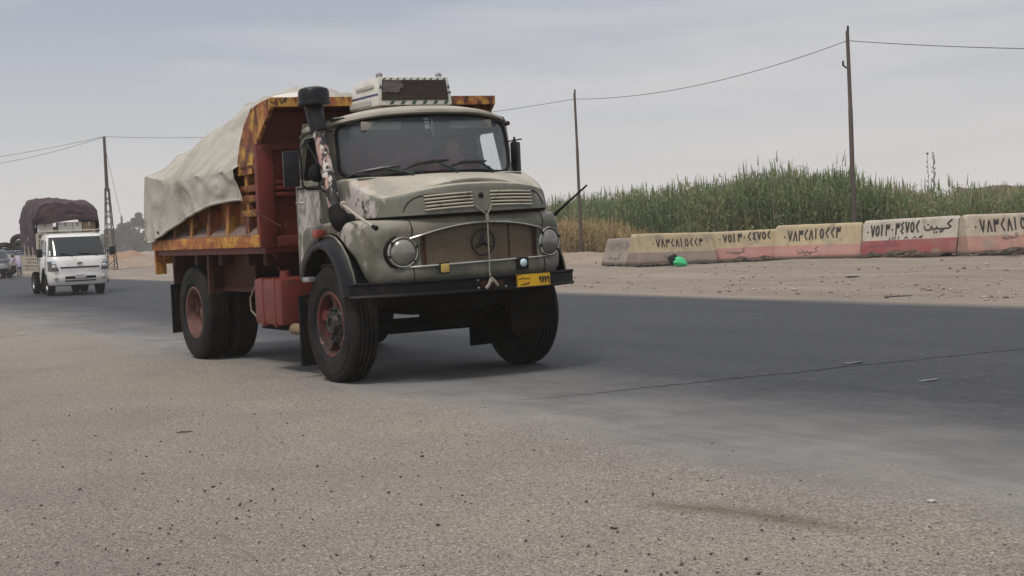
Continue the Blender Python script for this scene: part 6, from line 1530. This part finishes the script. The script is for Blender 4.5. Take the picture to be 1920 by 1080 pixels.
# ================================================================== gravel and litter
def pebbles(name, n, area, seed, smin, smax, m, dark=False):
    gg = np.random.default_rng(seed); P = []
    while len(P) < n:
        px = gg.uniform(*area[0]); py = area[1][0]+(area[1][1]-area[1][0])*gg.random()**.8
        q = ground_at((px, py)); nn_ = q[0]*RDN[0]+q[1]*RDN[1]
        if area[2](nn_, gg): P.append(q)
    P = np.array(P); N_ = len(P)
    ico = np.array([(1, 0, 0), (-1, 0, 0), (0, 1, 0), (0, -1, 0), (0, 0, 1), (0, 0, -1)], float); tri = np.array([(0, 2, 4), (2, 1, 4), (1, 3, 4), (3, 0, 4), (2, 0, 5), (1, 2, 5), (3, 1, 5), (0, 3, 5)])
    s = smin+(smax-smin)*gg.random(N_)**3; sc = np.stack([s*gg.uniform(.7, 1.5, N_), s*gg.uniform(.6, 1.1, N_), s*gg.uniform(.35, .7, N_)], 1)
    V = ico[None]*sc[:, None, :]*gg.uniform(.75, 1.25, (N_, 6, 1)); a = gg.uniform(0, 2*pi, N_); c, s_ = np.cos(a)[:, None], np.sin(a)[:, None]
    V = np.stack([V[..., 0]*c-V[..., 1]*s_, V[..., 0]*s_+V[..., 1]*c, V[..., 2]], -1)+P[:, None, :]+np.array([0, 0, .004])+sc[:, None, 2:]*np.array([0, 0, .3])
    F = tri[None]+6*np.arange(N_)[:, None, None]; o = raw_mesh(name, V.reshape(-1, 3), F.reshape(-1, 3), m); o['kind'] = 'stuff'; return o
gm = leaf_material('gravel_stone', [(.16, .14, .122, 1), (.25, .222, .195, 1), (.34, .305, .268, 1), (.48, .44, .39, 1)], 0); gd = leaf_material('dark_gravel', [(.03, .026, .024, 1), (.06, .05, .045, 1), (.09, .075, .065, 1)], 0)
o = pebbles('gravel', 7000, ((-40, 1960), (640, 1085), lambda n, r: n < 4.7+.5*r.normal()), 1, .002, .0065, gm); tag(o, 'fine gravel strewn over the near shoulder', 'gravel')
o = pebbles('dark_gravel', 900, ((-40, 1960), (630, 1085), lambda n, r: n < 4.6+.6*r.normal()), 2, .0015, .011, gd); tag(o, 'dark grit scattered over the near shoulder', 'gravel')
o = pebbles('verge_rubble', 900, ((1040, 1960), (486, 566), lambda n, r: n > 15.6), 3, .008, .05, leaf_material('rubble_stone', [(.12, .09, .07, 1), (.25, .19, .14, 1), (.36, .29, .23, 1), (.42, .36, .30, 1)], 0)); tag(o, 'small rubble on the sandy far verge', 'gravel')
def scrap(name, px, sx, sy, m, label, cat, rz=0, seed=0):
    q = ground_at(px); G = []
    for i in range(6):
        G.append([((-.5+i/5)*sx, (-.5+j/4)*sy*(1+.3*mn.noise(Vector((i, j, seed)))), .010+.012*abs(mn.noise(Vector((i*.9, j*.9, seed+3))))) for j in range(5)])
    o = MB().slab(G, (0, 0, -.004)).build(name, m, None, 0, 60); o.location = q; o.rotation_euler = (0, 0, rz); return tag(o, label, cat)
pw = mat('dirty_white_scrap', (.40, .39, .37, 1), .8); pd = mat('dark_scrap', (.02, .018, .017, 1), .8); pg_ = mat('grey_scrap', (.15, .15, .155, 1), .8)
scrap('paper_scrap', (42, 627), .10, .12, pw, 'small white paper scrap on the dusty shoulder at the far left', 'litter', .2, 1)
scrap('paper_scrap', (1740, 715), .17, .055, pg_, 'flat pale strip of litter lying on the asphalt at the right', 'litter', .43, 2)
scrap('paper_scrap', (1600, 682), .16, .07, pg_, 'pale scrap lying right on the crack in the road', 'litter', .3, 3)
scrap('paper_scrap', (1748, 943), .035, .03, pw, 'tiny pale scrap on the dusty near edge of the road at lower right', 'litter', .2, 4)
scrap('rag', (1598, 519), .26, .18, pd, 'flat black rag on the sandy verge below the yellow barrier', 'litter', .3, 5)
scrap('rag', (1898, 482), .40, .10, pd, 'long black strip of plastic at the foot of the last barrier', 'litter', .1, 6)
scrap('rag', (1686, 556), .35, .14, pd, 'dark scrap at the far edge of the asphalt, right of the pole', 'litter', .2, 9)
q = ground_at((346, 813)); o = MB().tube([(-.055, 0, .008), (-.02, .004, .012), (.02, -.003, .011), (.055, .006, .014)], [.003, .005, .0045, .003], 6).build('twig', pd); o.location = q; o.rotation_euler = (0, 0, .15); tag(o, 'short dark twig on the gravel shoulder left of centre', 'twig')

# ================================================================== dusty air
hm = bpy.data.materials.new('dusty_air'); hm.use_nodes = True; t = hm.node_tree; N = t.nodes
for n_ in list(N):
    if n_.type == 'BSDF_PRINCIPLED': N.remove(n_)
pv = N.new('ShaderNodeVolumePrincipled'); pv.inputs['Color'].default_value = (1, .995, .985, 1); pv.inputs['Density'].default_value = .0009; pv.inputs['Anisotropy'].default_value = 0
t.links.new(pv.outputs[0], N['Material Output'].inputs['Volume'])
hz_o = MB().box(-2800, 2800, -2800, 2800, -1.2, 14).build('haze', hm, None, 0, None); hz_o['kind'] = 'stuff'
